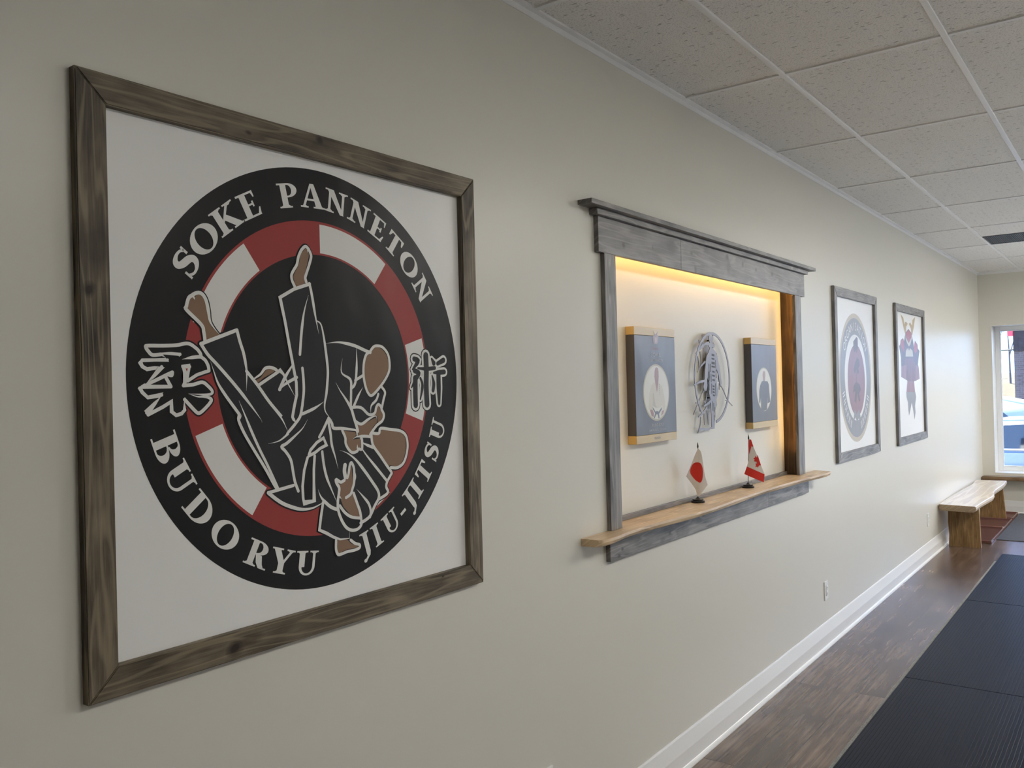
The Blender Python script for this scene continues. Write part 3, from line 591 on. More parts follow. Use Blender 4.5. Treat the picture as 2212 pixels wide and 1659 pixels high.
STROKES=[(8.5,0,0,1,[(-3545,783),(-2589,1133)]),(8,0,1,1,[(-3545,783),(-3370,541),(-3095,277),(-2571,-269),(-2026,-917),(-1945,-1059)]),(7.5,1,0,1,[(-3310,390),(-3229,161),(-3127,-107),(-2914,-419),(-2564,-858),(-2588,-882),(-2601,-970),(-2526,-1150),(-2416,-1353),(-2191,-1704),(-1869,-2191),(-1611,-2621),(-1514,-2713)]),(7,1,0,1,[(-2578,-520),(-2425,-859),(-2227,-1304),(-2001,-1758),(-1817,-2095),(-1514,-2703)]),(8,0,1,1,[(-2589,1133),(-2516,870),(-2420,597),(-2359,281),(-2345,83),(-2368,-292)]),(8,0,1,1,[(-2350,172),(-2052,-157),(-1724,-567),(-1362,-945),(-1557,-751),(-1339,-1026),(-1170,-1344)]),(8.5,0,0,1,[(-3437,843),(-3464,1050),(-3523,1218),(-3881,1527),(-3885,1611),(-3822,1801),(-3717,1874)]),(8.5,0,1,1,[(-3716,1884),(-3579,1935),(-3463,1893),(-3381,1756),(-3333,1531),(-3296,1305),(-3181,1138),(-3032,990)]),(5,0,1,1,[(-3727,1874),(-3707,1838),(-3667,1765)]),(8.5,0,0,0,[(-386,2397),(-883,2229),(-1327,1988),(-1191,1407),(-1080,830),(-978,331),(-887,-108),(-884,-422),(-971,-713),(-1030,-958),(-1030,-966)]),(8,0,1,1,[(-1030,-966),(-1006,-1019),(-930,-1106)]),(8,0,1,1,[(-400,2406),(-327,2134),(-233,1625),(-161,1285),(-124,1135)]),(8,0.6,1,1,[(-183,1467),(-47,1376),(39,1033),(97,644),(142,253),(133,-8),(79,-399),(15,-657),(23,-848),(131,-993),(255,-1107)]),(8,1,0,1,[(-436,2105),(-583,1691),(-677,1221),(-754,596)]),(8,0,1,1,[(-685,249),(-661,-4),(-657,-321),(-707,-637),(-722,-716),(-796,-966),(-959,-1147),(-1197,-1363),(-1197,-1384),(-1455,-1533),(-1778,-1583)]),(8,1,0,1,[(-12,-613),(-334,-776),(-728,-905)]),(8,1,0,1,[(-559,-1049),(-726,-1263),(-967,-1439),(-1230,-1609),(-1385,-1681),(-1262,-1813),(-1114,-2031),(-1047,-2370),(-1002,-2582),(-904,-2822)]),(8,0,0,0,[(-1055,-2666),(-1514,-2724),(-1812,-2762)]),(9,0,0.8,1,[(-1812,-2762),(-1571,-2952),(-1324,-3105),(-943,-3256),(-681,-3304),(-412,-3292),(-107,-3201)]),(8,0.5,0,1,[(-2119,3),(-1949,103),(-1824,234),(-1676,265),(-1528,225),(-1467,180)]),(8,0,1,0,[(-2004,-158),(-1456,143),(-1379,195),(-1281,102),(-1184,-64),(-1110,-189),(-950,-442)]),(9,0.5,0,1,[(-1005,310),(-1232,19),(-1405,-278)]),(8,0.8,0,1,[(-1405,-278),(-1211,-136),(-870,18)]),(8,0,0,1,[(-856,2279),(-943,2440),(-957,2574),(-883,2707),(-781,2854),(-728,3049),(-630,3229),(-506,3340),(-421,3307),(-379,3258),(-318,3115),(-385,2894),(-487,2650),(-525,2540),(-493,2436)]),(5,0,1,1,[(-413,3319),(-444,3187)]),(9,1,0,1,[(105,894),(477,937),(769,917),(1125,854),(1519,727),(1675,691)]),(8,0,0,1,[(1659,707),(1790,841),(1935,879),(2143,845),(2333,673),(2401,451),(2382,192),(2226,-42),(1992,-273),(1698,-487),(1544,-404),(1443,-174),(1399,99),(1422,395),(1516,624),(1643,695)]),(8,1,0,1,[(1154,821),(1163,438),(1121,-13),(1061,-193),(968,-270)]),(8,0,0,1,[(1389,65),(1095,-69)]),(8,1,0,1,[(653,510),(612,144),(915,-46),(936,-326),(906,-795)]),(8,1,0,1,[(1363,-264),(1203,-466),(1011,-776)]),(9,1,0,1,[(400,-119),(552,-342),(721,-544),(920,-817),(1003,-1040),(1114,-1337),(1141,-1440)]),(8,0,0,1,[(906,-794),(1268,-806),(1555,-1005),(1776,-979),(1845,-820),(1928,-742),(2022,-803),(2051,-897)]),(8,0,0,1,[(2088,-274),(2197,-416),(2135,-602),(2063,-832)]),(7.5,0,1,1,[(1937,-458),(1852,-618),(1657,-773),(1634,-979)]),(8,0,0,1,[(2051,-885),(2133,-1039),(2063,-1199),(1860,-1310),(1730,-1419),(1593,-1556)]),(8,0,1,1,[(1035,-1149),(1269,-1254),(1551,-1131),(1821,-1057),(1857,-1213)]),(8,1,0,1,[(953,-1646),(1106,-1584),(1411,-1591),(1635,-1620)]),(8.5,0,0.5,1,[(129,-1047),(238,-1183),(291,-1310),(579,-1336),(932,-1383),(1087,-1421),(1113,-1539)]),(8,0,0,1,[(591,-1398),(688,-1581),(698,-1737),(796,-1899),(927,-1998),(1093,-1977),(1155,-1920),(1277,-1922),(1285,-1685),(1256,-1638)]),(5,1,0,1,[(1114,-1787),(1111,-1888)]),(8.5,0,0,1,[(1638,-1513),(1917,-1540),(1992,-1410),(2342,-1452),(2774,-1524),(2991,-1673),(3050,-1941),(2988,-2224),(2843,-2452),(2603,-2550),(2354,-2523)]),(8.5,0,0,1,[(1638,-1524),(1655,-1754),(1729,-1909),(1959,-2168),(2208,-2468),(2373,-2658),(2337,-2737),(2193,-2910),(2156,-3046),(2217,-3169),(2149,-3255),(1871,-3350)]),(8,0.6,0,1,[(1319,-1767),(1465,-1833),(1697,-1918)]),(8,0.6,0,1,[(1292,-1935),(1455,-2129),(1820,-2503),(2178,-2873)]),(9,1,0,1,[(488,-1903),(763,-2008),(1055,-2210),(1379,-2554),(1649,-2877),(1837,-3127),(1856,-3314),(1690,-3524),(1526,-3754),(1367,-3846),(1166,-3908)]),(8,1,0,1,[(1045,-2983),(1266,-3199),(1474,-3428),(1545,-3642),(1509,-3797)]),(12,0,0,1,[(656,-2310),(630,-2462),(660,-2631)]),(8,0,0,1,[(727,-2649),(775,-2542),(827,-2324),(888,-2267),(964,-2404),(973,-2606),(960,-2806),(901,-2956),(831,-3093),(666,-3169)]),(8.5,0,0,1,[(622,-2705),(490,-2742),(340,-2659),(346,-2747),(433,-2883),(424,-3014),(379,-3228),(381,-3447),(474,-3701),(641,-3945),(845,-4057),(1055,-4054),(1185,-3956),(1185,-3798),(1146,-3590),(1048,-3353),(936,-3083)]),(6,1,0,1,[(1029,-2544),(1016,-2655),(960,-2795)]),(5,0,1,1,[(449,-3126),(505,-3188)]),(8,0,0,1,[(442,-3356),(624,-3567),(856,-3709),(1170,-3778)]),(8,0,0,0,[(-546,-1951),(-489,-1828),(-279,-1651),(-55,-1547),(37,-1736),(-174,-1808),(-342,-1903),(-547,-1972)]),(8,0,0,0,[(-588,-2011),(-704,-2318),(-769,-2711),(-760,-3006),(-735,-3140),(-407,-3122),(-405,-2643),(-396,-2325),(-358,-1987)]),(8,0,0,1,[(99,-1089),(-48,-1320),(-193,-1517)]),(8,0,1,1,[(121,-1134),(187,-1463),(220,-1749),(324,-2062),(415,-2376)]),(8,0,1,1,[(-108,-1899),(-63,-2247),(25,-2579),(183,-2921),(344,-3256)]),(9,1,0,1,[(-275,-2849),(-185,-3052),(4,-3247),(169,-3366),(338,-3437)]),(8.5,0,1,0,[(-120,-3198),(-201,-3553),(-261,-3887),(-20,-4009),(201,-4140),(428,-4235),(749,-4258),(769,-4084)]),(8,0,0,1,[(291,-4198),(277,-4468),(344,-4615),(473,-4622),(649,-4596),(887,-4598),(1089,-4569),(1101,-4482),(952,-4428),(792,-4309)])]
KANJI_FILL=[[(-4811,710),(-4454,719),(-4135,740),(-3859,784),(-3664,686),(-3561,576),(-3532,491),(-3438,417),(-3366,294),(-3348,180),(-3658,86),(-3891,-53),(-3748,-138),(-3526,-80),(-3389,-161),(-3274,-287),(-3332,-428),(-3312,-505),(-3467,-671),(-3618,-775),(-3742,-699),(-3973,-460),(-3979,-691),(-4052,-762),(-4194,-802),(-4292,-716),(-4296,-497),(-4486,-601),(-4837,-759),(-4865,-722),(-4678,-523),(-4529,-346),(-4838,-393),(-4958,-284),(-5011,-177),(-4897,-134),(-4683,70),(-4504,259),(-4842,213),(-4944,266),(-4989,345),(-4941,399),(-4655,411),(-4653,519),(-4813,606),(-4859,676)]]
KANJI_LINES=[(8,0,0,1,[(-4517,531),(-4710,515),(-4813,606),(-4855,676),(-4811,710),(-4454,719),(-4135,740),(-3859,784),(-3664,686),(-3561,576),(-3532,491),(-3438,417),(-3366,294),(-3348,180)]),(7.5,0,0,0,[(-3348,177),(-3445,152),(-3658,86),(-3886,-47),(-3905,12),(-3852,235),(-3831,269),(-4001,268),(-3957,142),(-3963,-80),(-3996,-150)]),(8,0,1,1,[(-3996,-150),(-3748,-129),(-3526,-80),(-3389,-161),(-3274,-287),(-3319,-352),(-3501,-358),(-3877,-332)]),(8,1,0,1,[(-3877,-332),(-3671,-398),(-3502,-405),(-3364,-431),(-3308,-505),(-3467,-671),(-3628,-774),(-3742,-699)]),(8,0,0,0,[(-3742,-699),(-3973,-460),(-3979,-691),(-4052,-766),(-4184,-799),(-4292,-716),(-4296,-497),(-4486,-601),(-4837,-759),(-4868,-717),(-4678,-523),(-4523,-346),(-4838,-393),(-4958,-284),(-5012,-195),(-4955,-164),(-4298,-168)]),(8,0,0,1,[(-4298,-168),(-4412,33)]),(8,0.3,0,0,[(-4517,536),(-4363,415),(-4655,408),(-4941,399),(-4989,345),(-4944,266),(-4842,209),(-4660,235),(-4504,259),(-4683,70),(-4897,-134),(-4588,-2),(-4411,78),(-4260,142)]),(8,0,0,1,[(-4897,-134),(-4955,-164)]),(8,1,0,1,[(-4011,429),(-3795,469),(-3606,490),(-3532,486)]),(7,0.5,0,1,[(-4516,549),(-4300,553),(-4059,539)]),(6,0.8,0,1,[(-4081,492),(-4059,548)]),(8,0,0,1,[(-4331,87),(-4272,78),(-4254,142)])]
KANJI_BARS=[(13,0,0.8,[(3418,535),(3576,488),(3464,340),(3337,230)]),(13,0,0.8,[(3423,194),(3598,121),(3468,-50),(3283,-291)]),(17,0,0,[(3451,-25),(3438,-390),(3440,-804)]),(19,0,0,[(3924,641),(3934,220),(3909,-275),(3926,-794)]),(10,0.6,0,[(3568,268),(3928,245),(4298,276)]),(9,0.3,0.6,[(3665,-26),(3747,-248),(3642,-639)]),(11,0.7,0,[(4178,46),(4244,-179),(4206,-391)]),(14,0.6,0,[(4178,545),(4266,421)]),(15,0.3,0,[(4435,410),(4704,514)]),(13,0.6,0,[(4256,133),(4519,146),(4729,159)]),(17,0,0.5,[(4461,96),(4461,-408),(4465,-785)])]
KANJI_GAPS=[[(-4021,282),(-3803,295),(-3890,-34),(-3921,-103),(-4020,-157),(-3948,-62),(-3957,142)]]
KANJI_RED=[[(-3935,227),(-3879,228),(-3906,157)]]
METAL=[('f',0,[(-420,2104),(-246,2145),(55,2120),(148,2213),(153,2035),(83,1890),(32,1782),(-271,1773),(-350,1877)]),('f',0,[(-315,1755),(76,1783),(290,1718),(298,1575),(101,1499),(354,1362),(603,1116),(713,758),(481,612),(404,111),(503,-391),(573,-679),(514,-893),(367,-1104),(392,-1391),(251,-1529),(57,-1807),(73,-2234),(6,-2586),(-298,-2587),(-321,-2286),(-336,-1862),(-352,-1439),(-410,-1014),(-562,-730),(-582,-378),(-384,43),(-442,465),(-735,534),(-848,743),(-743,1060),(-427,1346),(-287,1526),(-494,1626)]),('f',0,[(-848,743),(-701,1060),(-294,1420),(-176,1245),(-542,887),(-484,465),(-550,113),(-775,-96),(-709,-377),(-896,-654),(-1105,-650),(-1217,-440),(-1023,-25),(-952,428)]),('f',0,[(524,1258),(758,758),(913,398),(1047,-289),(945,-469),(820,-323),(714,110),(472,469)]),('s',5,[(994,-397),(1295,-655),(1857,-1197),(2449,-1490)]),('s',4,[(1534,-1188),(1950,-1206)]),('s',5,[(-933,-583),(-1404,-783),(-1842,-1220),(-2438,-1763)]),('s',4,[(-2164,-1211),(-1760,-1223)]),('s',12,[(-403,1717),(-828,1705),(-1426,1464),(-1931,1213)]),('s',8,[(-1136,2114),(-1162,1714),(-1463,1533),(-1564,1875)]),('s',5,[(-1478,1290),(-1385,808),(-1526,530)]),('s',5,[(-1739,1045),(-1645,598),(-1787,288)]),('s',5,[(-1094,1472),(-1023,1021)]),('s',9,[(-927,812),(-1399,600),(-1656,426)]),('s',12,[(-1073,-146),(-1613,-194),(-2026,-293),(-2268,-324)]),('s',7,[(-821,-795),(-923,-1072),(-1154,-1413)]),('s',14,[(-333,-1157),(-855,-1318),(-1237,-1411)]),('s',12,[(-866,-1492),(-1299,-1721),(-1844,-1906)]),('s',6,[(-1220,-1134),(-1064,-1312)]),('s',8,[(-1602,-1950),(-1665,-2291),(-1843,-2523),(-1975,-2687)]),('s',8,[(-1179,-1795),(-1171,-2316)]),('s',6,[(-793,-1670),(-709,-2338)]),('s',12,[(-1802,-2525),(-1350,-2514),(-852,-2576),(-293,-2517)]),('s',4,[(-1765,-1291),(-1664,-1638)])]
SAMURAI=[('gold',[(-2973,5208),(-1967,4931),(-1550,4359),(-1275,4595),(-860,4615),(-295,4473),(-917,4163),(-1056,3709),(-1332,3475),(-1779,3830),(-2346,4470)]),('gold',[(2832,5239),(1727,4893),(1488,4383),(743,4635),(126,4473),(931,4091),(1046,3638),(1457,3462),(1764,3818),(2376,4461)]),('dark',[(-101,4010),(1055,3715),(1437,3308),(1806,2782),(2026,2441),(2343,2835),(2546,3035),(3579,2675),(3630,2363),(4329,2103),(3764,1307),(3520,834),(3865,475),(4028,-504),(2279,-687),(1680,-665),(-1212,-602),(-3374,-298),(-3263,610),(-3271,818),(-3279,1401),(-3867,2370),(-3457,2525),(-3171,2934),(-2272,3110),(-1898,2863),(-1602,3280),(-1231,3628)]),('red',[(-110,3934),(964,3673),(1007,3331),(76,2733),(-872,3193),(-1070,3597)]),('pale',[(-1236,3591),(-1043,3150),(-94,2729),(997,3255),(1219,3644),(1248,3187),(574,2633),(-47,2428),(-688,2674),(-1296,3104)]),('red',[(-3017,2903),(-2196,3075),(-1944,2492),(-1864,1828),(-2485,2037),(-3229,2459)]),('red',[(2444,2935),(3483,2633),(3320,2082),(2390,1831),(1996,2209),(2135,2598)]),('pale',[(-739,2261),(-348,2045),(-142,2350),(160,2055),(445,2289),(1366,2080),(1560,1548),(-1496,1501),(-1353,1987)]),('maroon',[(-1601,1314),(1632,1434),(1739,897),(1485,286),(-1566,279),(-1820,867)]),('maroon',[(-828,964),(2307,1082),(2293,-582),(1669,-752),(-1217,-644)]),('rose',[(-3263,610),(-1225,791),(-1394,-558),(-3372,-281)]),('rose',[(2475,820),(3764,652),(3863,-486),(2283,-652)]),('rose',[(-1029,-645),(1675,-709),(1801,-1276),(1944,-1714),(-1530,-1651),(-1281,-1149)]),('grey',[(-1642,-1649),(2064,-1716),(2330,-2159),(1786,-2930),(1907,-3544),(1419,-4220),(939,-3336),(442,-2631),(-223,-3295),(-782,-3784),(-982,-3268),(-1085,-2589),(-1583,-2070)])]
PORTRAIT=[('gi',[(-156,138),(-460,-19),(-674,-356),(-746,-762),(-764,-1079),(-472,-1089),(-390,-932),(-122,-1009),(329,-1024),(487,-913),(575,-1171),(829,-1227),(807,-712),(675,-335),(537,-54),(241,88)]),('gishade',[(-390,-932),(-360,-408),(-281,-318),(-117,-918),(77,-1016),(-122,-1009)]),('skin',[(56,792),(-72,734),(-140,596),(-168,367),(-128,184),(40,-347),(188,43),(247,366),(245,597),(203,736)]),('skin',[(-667,-1082),(-423,-1090),(-310,-1254),(-343,-1413),(-536,-1359)]),('skin',[(473,-1168),(704,-1153),(619,-1290),(383,-1396)]),('belt',[(-415,-954),(-133,-1192),(-6,-1151),(142,-1202),(457,-1005),(477,-1098),(186,-1296),(226,-1482),(124,-1501),(60,-1314),(-90,-1308),(-249,-1485),(-321,-1459),(-186,-1259),(-397,-1068)]),('helm',[(-183,2417),(-52,2285),(51,2240),(160,2309),(272,2411),(192,2245),(312,2185),(280,1939),(166,1806),(28,1835),(-114,1799),(-211,1925),(-232,2166),(-90,2219)]),('helmface',[(-44,2108),(149,2114),(139,1935),(27,1819),(-37,1930)])]
PORTRAIT_DARK=[('black',[(-743,-129),(-475,87),(-168,121),(448,80),(643,-107),(707,-629),(775,-1114),(352,-1177),(432,-809),(220,-1542),(-296,-1580),(-696,-1511),(-694,-821),(-822,-1180),(-963,-1068),(-917,-453)]),('skin',[(-228,671),(79,672),(116,488),(37,120),(-270,122),(-323,488)])]
# ---------------------------------------------------------------- framed posters
def frame(x0, x1, z0, z1, w, t, wm, parent):
    f, b = -t, -.0008
    q = [(x0, z0), (x1, z0), (x1, z1), (x0, z1)]; i = [(x0 + w, z0 + w), (x1 - w, z0 + w), (x1 - w, z1 - w), (x0 + w, z1 - w)]
    g = .0006
    for k, nm, ax in ((0, 'frame_rail', 0), (1, 'frame_stile', 2), (2, 'frame_rail', 0), (3, 'frame_stile', 2)):
        a, c = q[k], q[(k + 1) % 4]; a2, c2 = i[k], i[(k + 1) % 4]
        s = Vector((c[0] - a[0], c[1] - a[1])).normalized() * g
        bm = BM(); prism(bm, [(a[0] + s.x, a[1] + s.y), (c[0] - s.x, c[1] - s.y), (c2[0] - s.x, c2[1] - s.y), (a2[0] + s.x, a2[1] + s.y)], 'y', f, b, uv=ax)
        es = [e for e in bm.edges if len(e.link_faces) == 2 and e.calc_face_angle(0) > .5 and abs(e.verts[0].co.y - f) < 1e-5 and abs(e.verts[1].co.y - f) < 1e-5]
        bmesh.ops.bevel(bm, geom=es, offset=.0022, segments=2, affect='EDGES')
        link(nm, bm, wm, parent)

# serif capitals as unions of simple shapes, cap height 1
def arc(cx, cy, ao, bo, ai, bi, t0, t1, n=16, sh=0.0):
    out = []
    for k in range(n):
        a, b = R(t0 + (t1 - t0) * k / n), R(t0 + (t1 - t0) * (k + 1) / n)
        out.append([(cx + ao * math.cos(a), cy + bo * math.sin(a)), (cx + ao * math.cos(b), cy + bo * math.sin(b)),
                    (cx + sh + ai * math.cos(b), cy + bi * math.sin(b)), (cx + sh + ai * math.cos(a), cy + bi * math.sin(a))])
    return out
def rc(x0, x1, y0, y1): return [(x0, y0), (x1, y0), (x1, y1), (x0, y1)]
def srf(x0, x1, y, up=1, h=.065):      # bracketed slab serif standing on y (up=1) or hanging from y (up=-1)
    return [rc(x0, x1, min(y, y + up * h), max(y, y + up * h)), [(x0 + .06, y + up * h), (x1 - .06, y + up * h), (x1 - .13, y + up * h * 1.9), (x0 + .13, y + up * h * 1.9)]]
GLY = {}
GLY['I'] = (.50, [rc(.14, .36, 0, 1)] + srf(.02, .48, 0) + srf(.02, .48, 1, -1))
GLY['P'] = (.76, [rc(.14, .36, 0, 1)] + srf(.02, .50, 0) + [rc(.02, .4, .93, 1), rc(.36, .42, .42, .49)] + arc(.40, .71, .36, .29, .15, .22, -90, 90))
GLY['B'] = (.80, [rc(.14, .36, 0, 1), rc(.02, .44, .93, 1), rc(.02, .44, 0, .07), rc(.36, .46, .485, .555)] + arc(.42, .77, .32, .23, .11, .165, -90, 90) + arc(.43, .27, .36, .27, .13, .2, -90, 90))
GLY['D'] = (.92, [rc(.14, .36, 0, 1), rc(.02, .46, .93, 1), rc(.02, .46, 0, .07)] + arc(.42, .5, .49, .5, .25, .43, -90, 90, 22))
GLY['R'] = (.86, [rc(.14, .36, 0, 1)] + srf(.02, .48, 0) + [rc(.02, .42, .93, 1), rc(.36, .46, .45, .52)] + arc(.41, .735, .35, .265, .14, .2, -90, 90) +
            [[(.36, .50), (.60, .48), (.70, .18), (.46, .18)], [(.46, .18), (.70, .18), (.78, .06), (.60, .0)], [(.60, 0), (.78, .06), (.88, .07), (.88, 0)]])
GLY['E'] = (.74, [rc(.14, .36, 0, 1), rc(.02, .66, .92, 1), rc(.02, .70, 0, .08), rc(.36, .56, .465, .54), [(.58, .92), (.66, .92), (.66, .74), (.62, .74)], [(.60, .08), (.70, .08), (.74, .30), (.69, .30)], rc(.50, .56, .39, .62)])
GLY['K'] = (.88, [rc(.14, .36, 0, 1)] + srf(.02, .48, 0) + srf(.02, .48, 1, -1) + [[(.36, .40), (.36, .52), (.66, .94), (.78, .94)], [(.38, .52), (.52, .66), (.92, .06), (.66, .06)]] + srf(.56, .94, 1, -1) + [rc(.58, .96, 0, .07)])
GLY['N'] = (.92, [rc(.15, .25, 0, 1), rc(.70, .80, 0, 1), [(.06, 1), (.34, 1), (.82, 0), (.66, 0)]] + srf(.02, .40, 0) + srf(.56, .94, 1, -1) + [rc(.0, .3, .93, 1)])
GLY['A'] = (.90, [[(.07, .03), (.17, .03), (.46, 1.0), (.38, 1.0)], [(.38, 1.02), (.54, 1.02), (.86, .03), (.60, .03)], rc(.24, .64, .30, .385)] + srf(0, .30, 0) + srf(.50, .94, 0))
GLY['T'] = (.80, [rc(.29, .51, 0, 1), rc(.03, .77, .92, 1), [(.03, 1), (.03, .70), (.085, .70), (.16, .92)], [(.77, 1), (.77, .70), (.715, .70), (.64, .92)]] + srf(.17, .63, 0))
GLY['U'] = (.90, [rc(.13, .35, .34, 1), rc(.66, .76, .34, 1)] + arc(.445, .36, .315, .37, .215, .285, 180, 360, 18, sh=.0) + [[(.13, .36), (.24, .36), (.24, .2), (.16, .22)]] + srf(.02, .46, 1, -1) + srf(.54, .88, 1, -1))
GLY['Y'] = (.86, [rc(.32, .54, 0, .46), [(.06, .96), (.31, .96), (.54, .46), (.32, .40)], [(.43, .42), (.54, .44), (.80, .96), (.70, .96)]] + srf(.20, .66, 0) + srf(0, .42, 1, -1) + srf(.56, .88, 1, -1))
GLY['J'] = (.54, [rc(.20, .42, .05, 1), [(.20, .06), (.42, .06), (.36, -.12), (.22, -.16)], [(.36, -.11), (.24, -.06), (.02, -.26), (.08, -.33)]] + srf(.06, .54, 1, -1) + arc(.07, -.25, .085, .085, 0, 0, 0, 360, 12))
GLY['O'] = (1.0, arc(.5, .5, .49, .52, .25, .44, 0, 360, 36))
GLY['-'] = (.42, [rc(.04, .38, .28, .42)])
_sp = catmull([(x, y, 0) for x, y in ((.60, .80), (.50, .93), (.33, .955), (.17, .86), (.15, .70), (.28, .58), (.46, .50), (.58, .38), (.57, .20), (.43, .06), (.26, .045), (.12, .17))], n=4)
def _s():
    out = []; L = len(_sp) - 1
    for i in range(L):
        def wv(k):
            t = k / L; return .045 + .095 * math.exp(-((t - .5) / .17) ** 2) + .03 * (math.exp(-((t - .26) / .1) ** 2) + math.exp(-((t - .74) / .1) ** 2))
        def nn(k):
            d = (_sp[min(k + 1, L)] - _sp[max(k - 1, 0)]).normalized(); return Vector((-d.y, d.x, 0))
        a, b = _sp[i], _sp[i + 1]; na, nb = nn(i) * wv(i), nn(i + 1) * wv(i + 1)
        out.append([tuple((a + na)[:2]), tuple((b + nb)[:2]), tuple((b - nb)[:2]), tuple((a - na)[:2])])
    return out + [[(.55, .66), (.63, .66), (.64, 1.0), (.57, 1.0)], [(.08, -.01), (.15, -.01), (.16, .34), (.09, .34)]]
GLY['S'] = (.72, _s())

def framed_poster(x0, x1, z0, z1, w, t, wm, label, art, inkset=None):
    e = empty('framed_poster', ((x0 + x1) / 2, 0, z0), label, 'poster')
    frame(x0, x1, z0, z1, w, t, wm, e)
    F = Flat(-.0028)
    F.poly([(x0 + w - .006, z0 + w - .006), (x1 - w + .006, z0 + w - .006), (x1 - w + .006, z1 - w + .006), (x0 + w - .006, z1 - w + .006)], 'paper'); F.up()
    art(F)
    F.done('printed_sheet', inkset or PRINT, e)
    bm = BM(); box(bm, x0 + w - .01, x1 - w + .01, -.0024, -.0012, z0 + w - .01, z1 - w + .01); link('backing_board', bm, WHITE, e)

CX, CZ, KZ = 1.4764, 1.7626, 1.009
def emblem(F):
    def T(pts): return [(CX + p[0] * 1e-4, CZ + p[1] * 1e-4) for p in pts]
    F.disc(CX, CZ, .531, .5357, 'black', 160); F.up()
    F.ring(CX, CZ, .3145, .3145 * KZ, .400, .400 * KZ, 'red', n=144); F.up()
    for t0, t1 in ((53.3, 90.1), (126.4, 161.3), (-161.2, -125.2), (-18.7, 16.8), (-90, -54)):
        F.ring(CX, CZ, .3195, .3195 * KZ, .3935, .3935 * KZ, 'white', t0, t1, 144)
    F.up()
    S_ = [(w * 1e-3, a, b, sm, T(p)) for (w, a, b, sm, p) in STROKES]
    for w, a, b, sm, p in S_: F.stroke(p, w, 'black', a, b, .0036, bool(sm))
    for w, a, b, sm, p in KANJI_LINES: F.stroke(T(p), w * 1e-3, 'black', a, b, .0036, bool(sm))
    for w, a, b, p in KANJI_BARS: F.stroke(T(p), w * 1e-3 * 1.22, 'black', a, b, .0098)
    for p in KANJI_FILL: F.poly(T(p), 'black')
    F.up()
    # lettering on the ring
    H = .0605
    def put(ch, ang, r0, inward, sc=1.0):
        wd, polys = GLY[ch]; a = R(ang)
        o = Vector((CX + r0 * math.cos(a), CZ + r0 * KZ * math.sin(a)))
        u = Vector((math.cos(a), math.sin(a))) * (-1 if inward else 1); xv = Vector((u.y, -u.x))
        for q in polys:
            F.poly([tuple(o + xv * (x - wd / 2) * H * sc + u * y * H) for x, y in q], 'white')
    for ch, an in zip('SOKEPANNETON', (146.4, 137.2, 127.6, 117.9, 102.6, 93.0, 82.9, 72.7, 63.4, 54.3, 44.4, 34.0)): put(ch, an, .4325, False, 1.36)
    for ch, an in zip('BUDORYU', (-161.6, -152.4, -141.8, -130.3, -117.4, -108.2, -98.3)): put(ch, an, .4965, True, 1.33)
    for ch, an in zip('JIU-JITSU', (-73.2, -67.6, -59.8, -53.4, -48.2, -43.4, -36.4, -28.2, -19.6)): put(ch, an, .4935, True, 1.18)
    # characters
    for w, a, b, sm, p in KANJI_LINES: F.stroke(T(p), w * 1e-3, 'white', a, b, 0, bool(sm))
    for p in KANJI_GAPS: F.poly(T(p), 'white')
    for w, a, b, p in KANJI_BARS: F.stroke(T(p), w * 1e-3 * 1.22, 'white', a, b, .0065)
    F.up(); F.up()
    for w, a, b, p in KANJI_BARS: F.stroke(T(p), w * 1e-3, 'gi', a, b, .001)
    for p in KANJI_RED: F.poly(T(p), 'red')
    last = None
    for c, sm, p in FILLS:
        if c != last: F.up(); last = c
        q = T(p)
        if sm: q = [tuple(v)[:2] for v in catmull([(a, b, 0) for a, b in q], closed=True, n=4)]
        F.poly(q, c)
    F.up()
    for w, a, b, sm, p in S_: F.stroke(p, w, 'white', a, b, 0, bool(sm))
framed_poster(.843, 2.093, 1.117, 2.386, .0635, .022, FRAMEWOOD, 'large poster with black and red round martial arts emblem in a brown wood frame', emblem)

def text_polys(s, space=1.0):
    cu = bpy.data.curves.new('t', 'FONT'); cu.body = s; cu.align_x = 'CENTER'; cu.resolution_u = 3; cu.space_character = space
    ob = bpy.data.objects.new('t', cu); COL.objects.link(ob)
    bpy.context.view_layer.update()
    me = bpy.data.meshes.new_from_object(ob.evaluated_get(bpy.context.evaluated_depsgraph_get()))
    ps = [[(me.vertices[i].co.x, me.vertices[i].co.y) for i in p.vertices] for p in me.polygons]
    bpy.data.objects.remove(ob); bpy.data.curves.remove(cu); bpy.data.meshes.remove(me)
    return ps
def put_text(F, s, x, z, h, w, c, space=1.0):
    ps = text_polys(s, space)
    xs = [p[0] for q in ps for p in q]; ys = [p[1] for q in ps for p in q]
    kx = w / (max(xs) - min(xs)); kz = h / (max(ys) - min(ys)); mx = (max(xs) + min(xs)) / 2; my = (max(ys) + min(ys)) / 2
    for q in ps: F.face([(x + (p[0] - mx) * kx, z + (p[1] - my) * kz) for p in q], c)

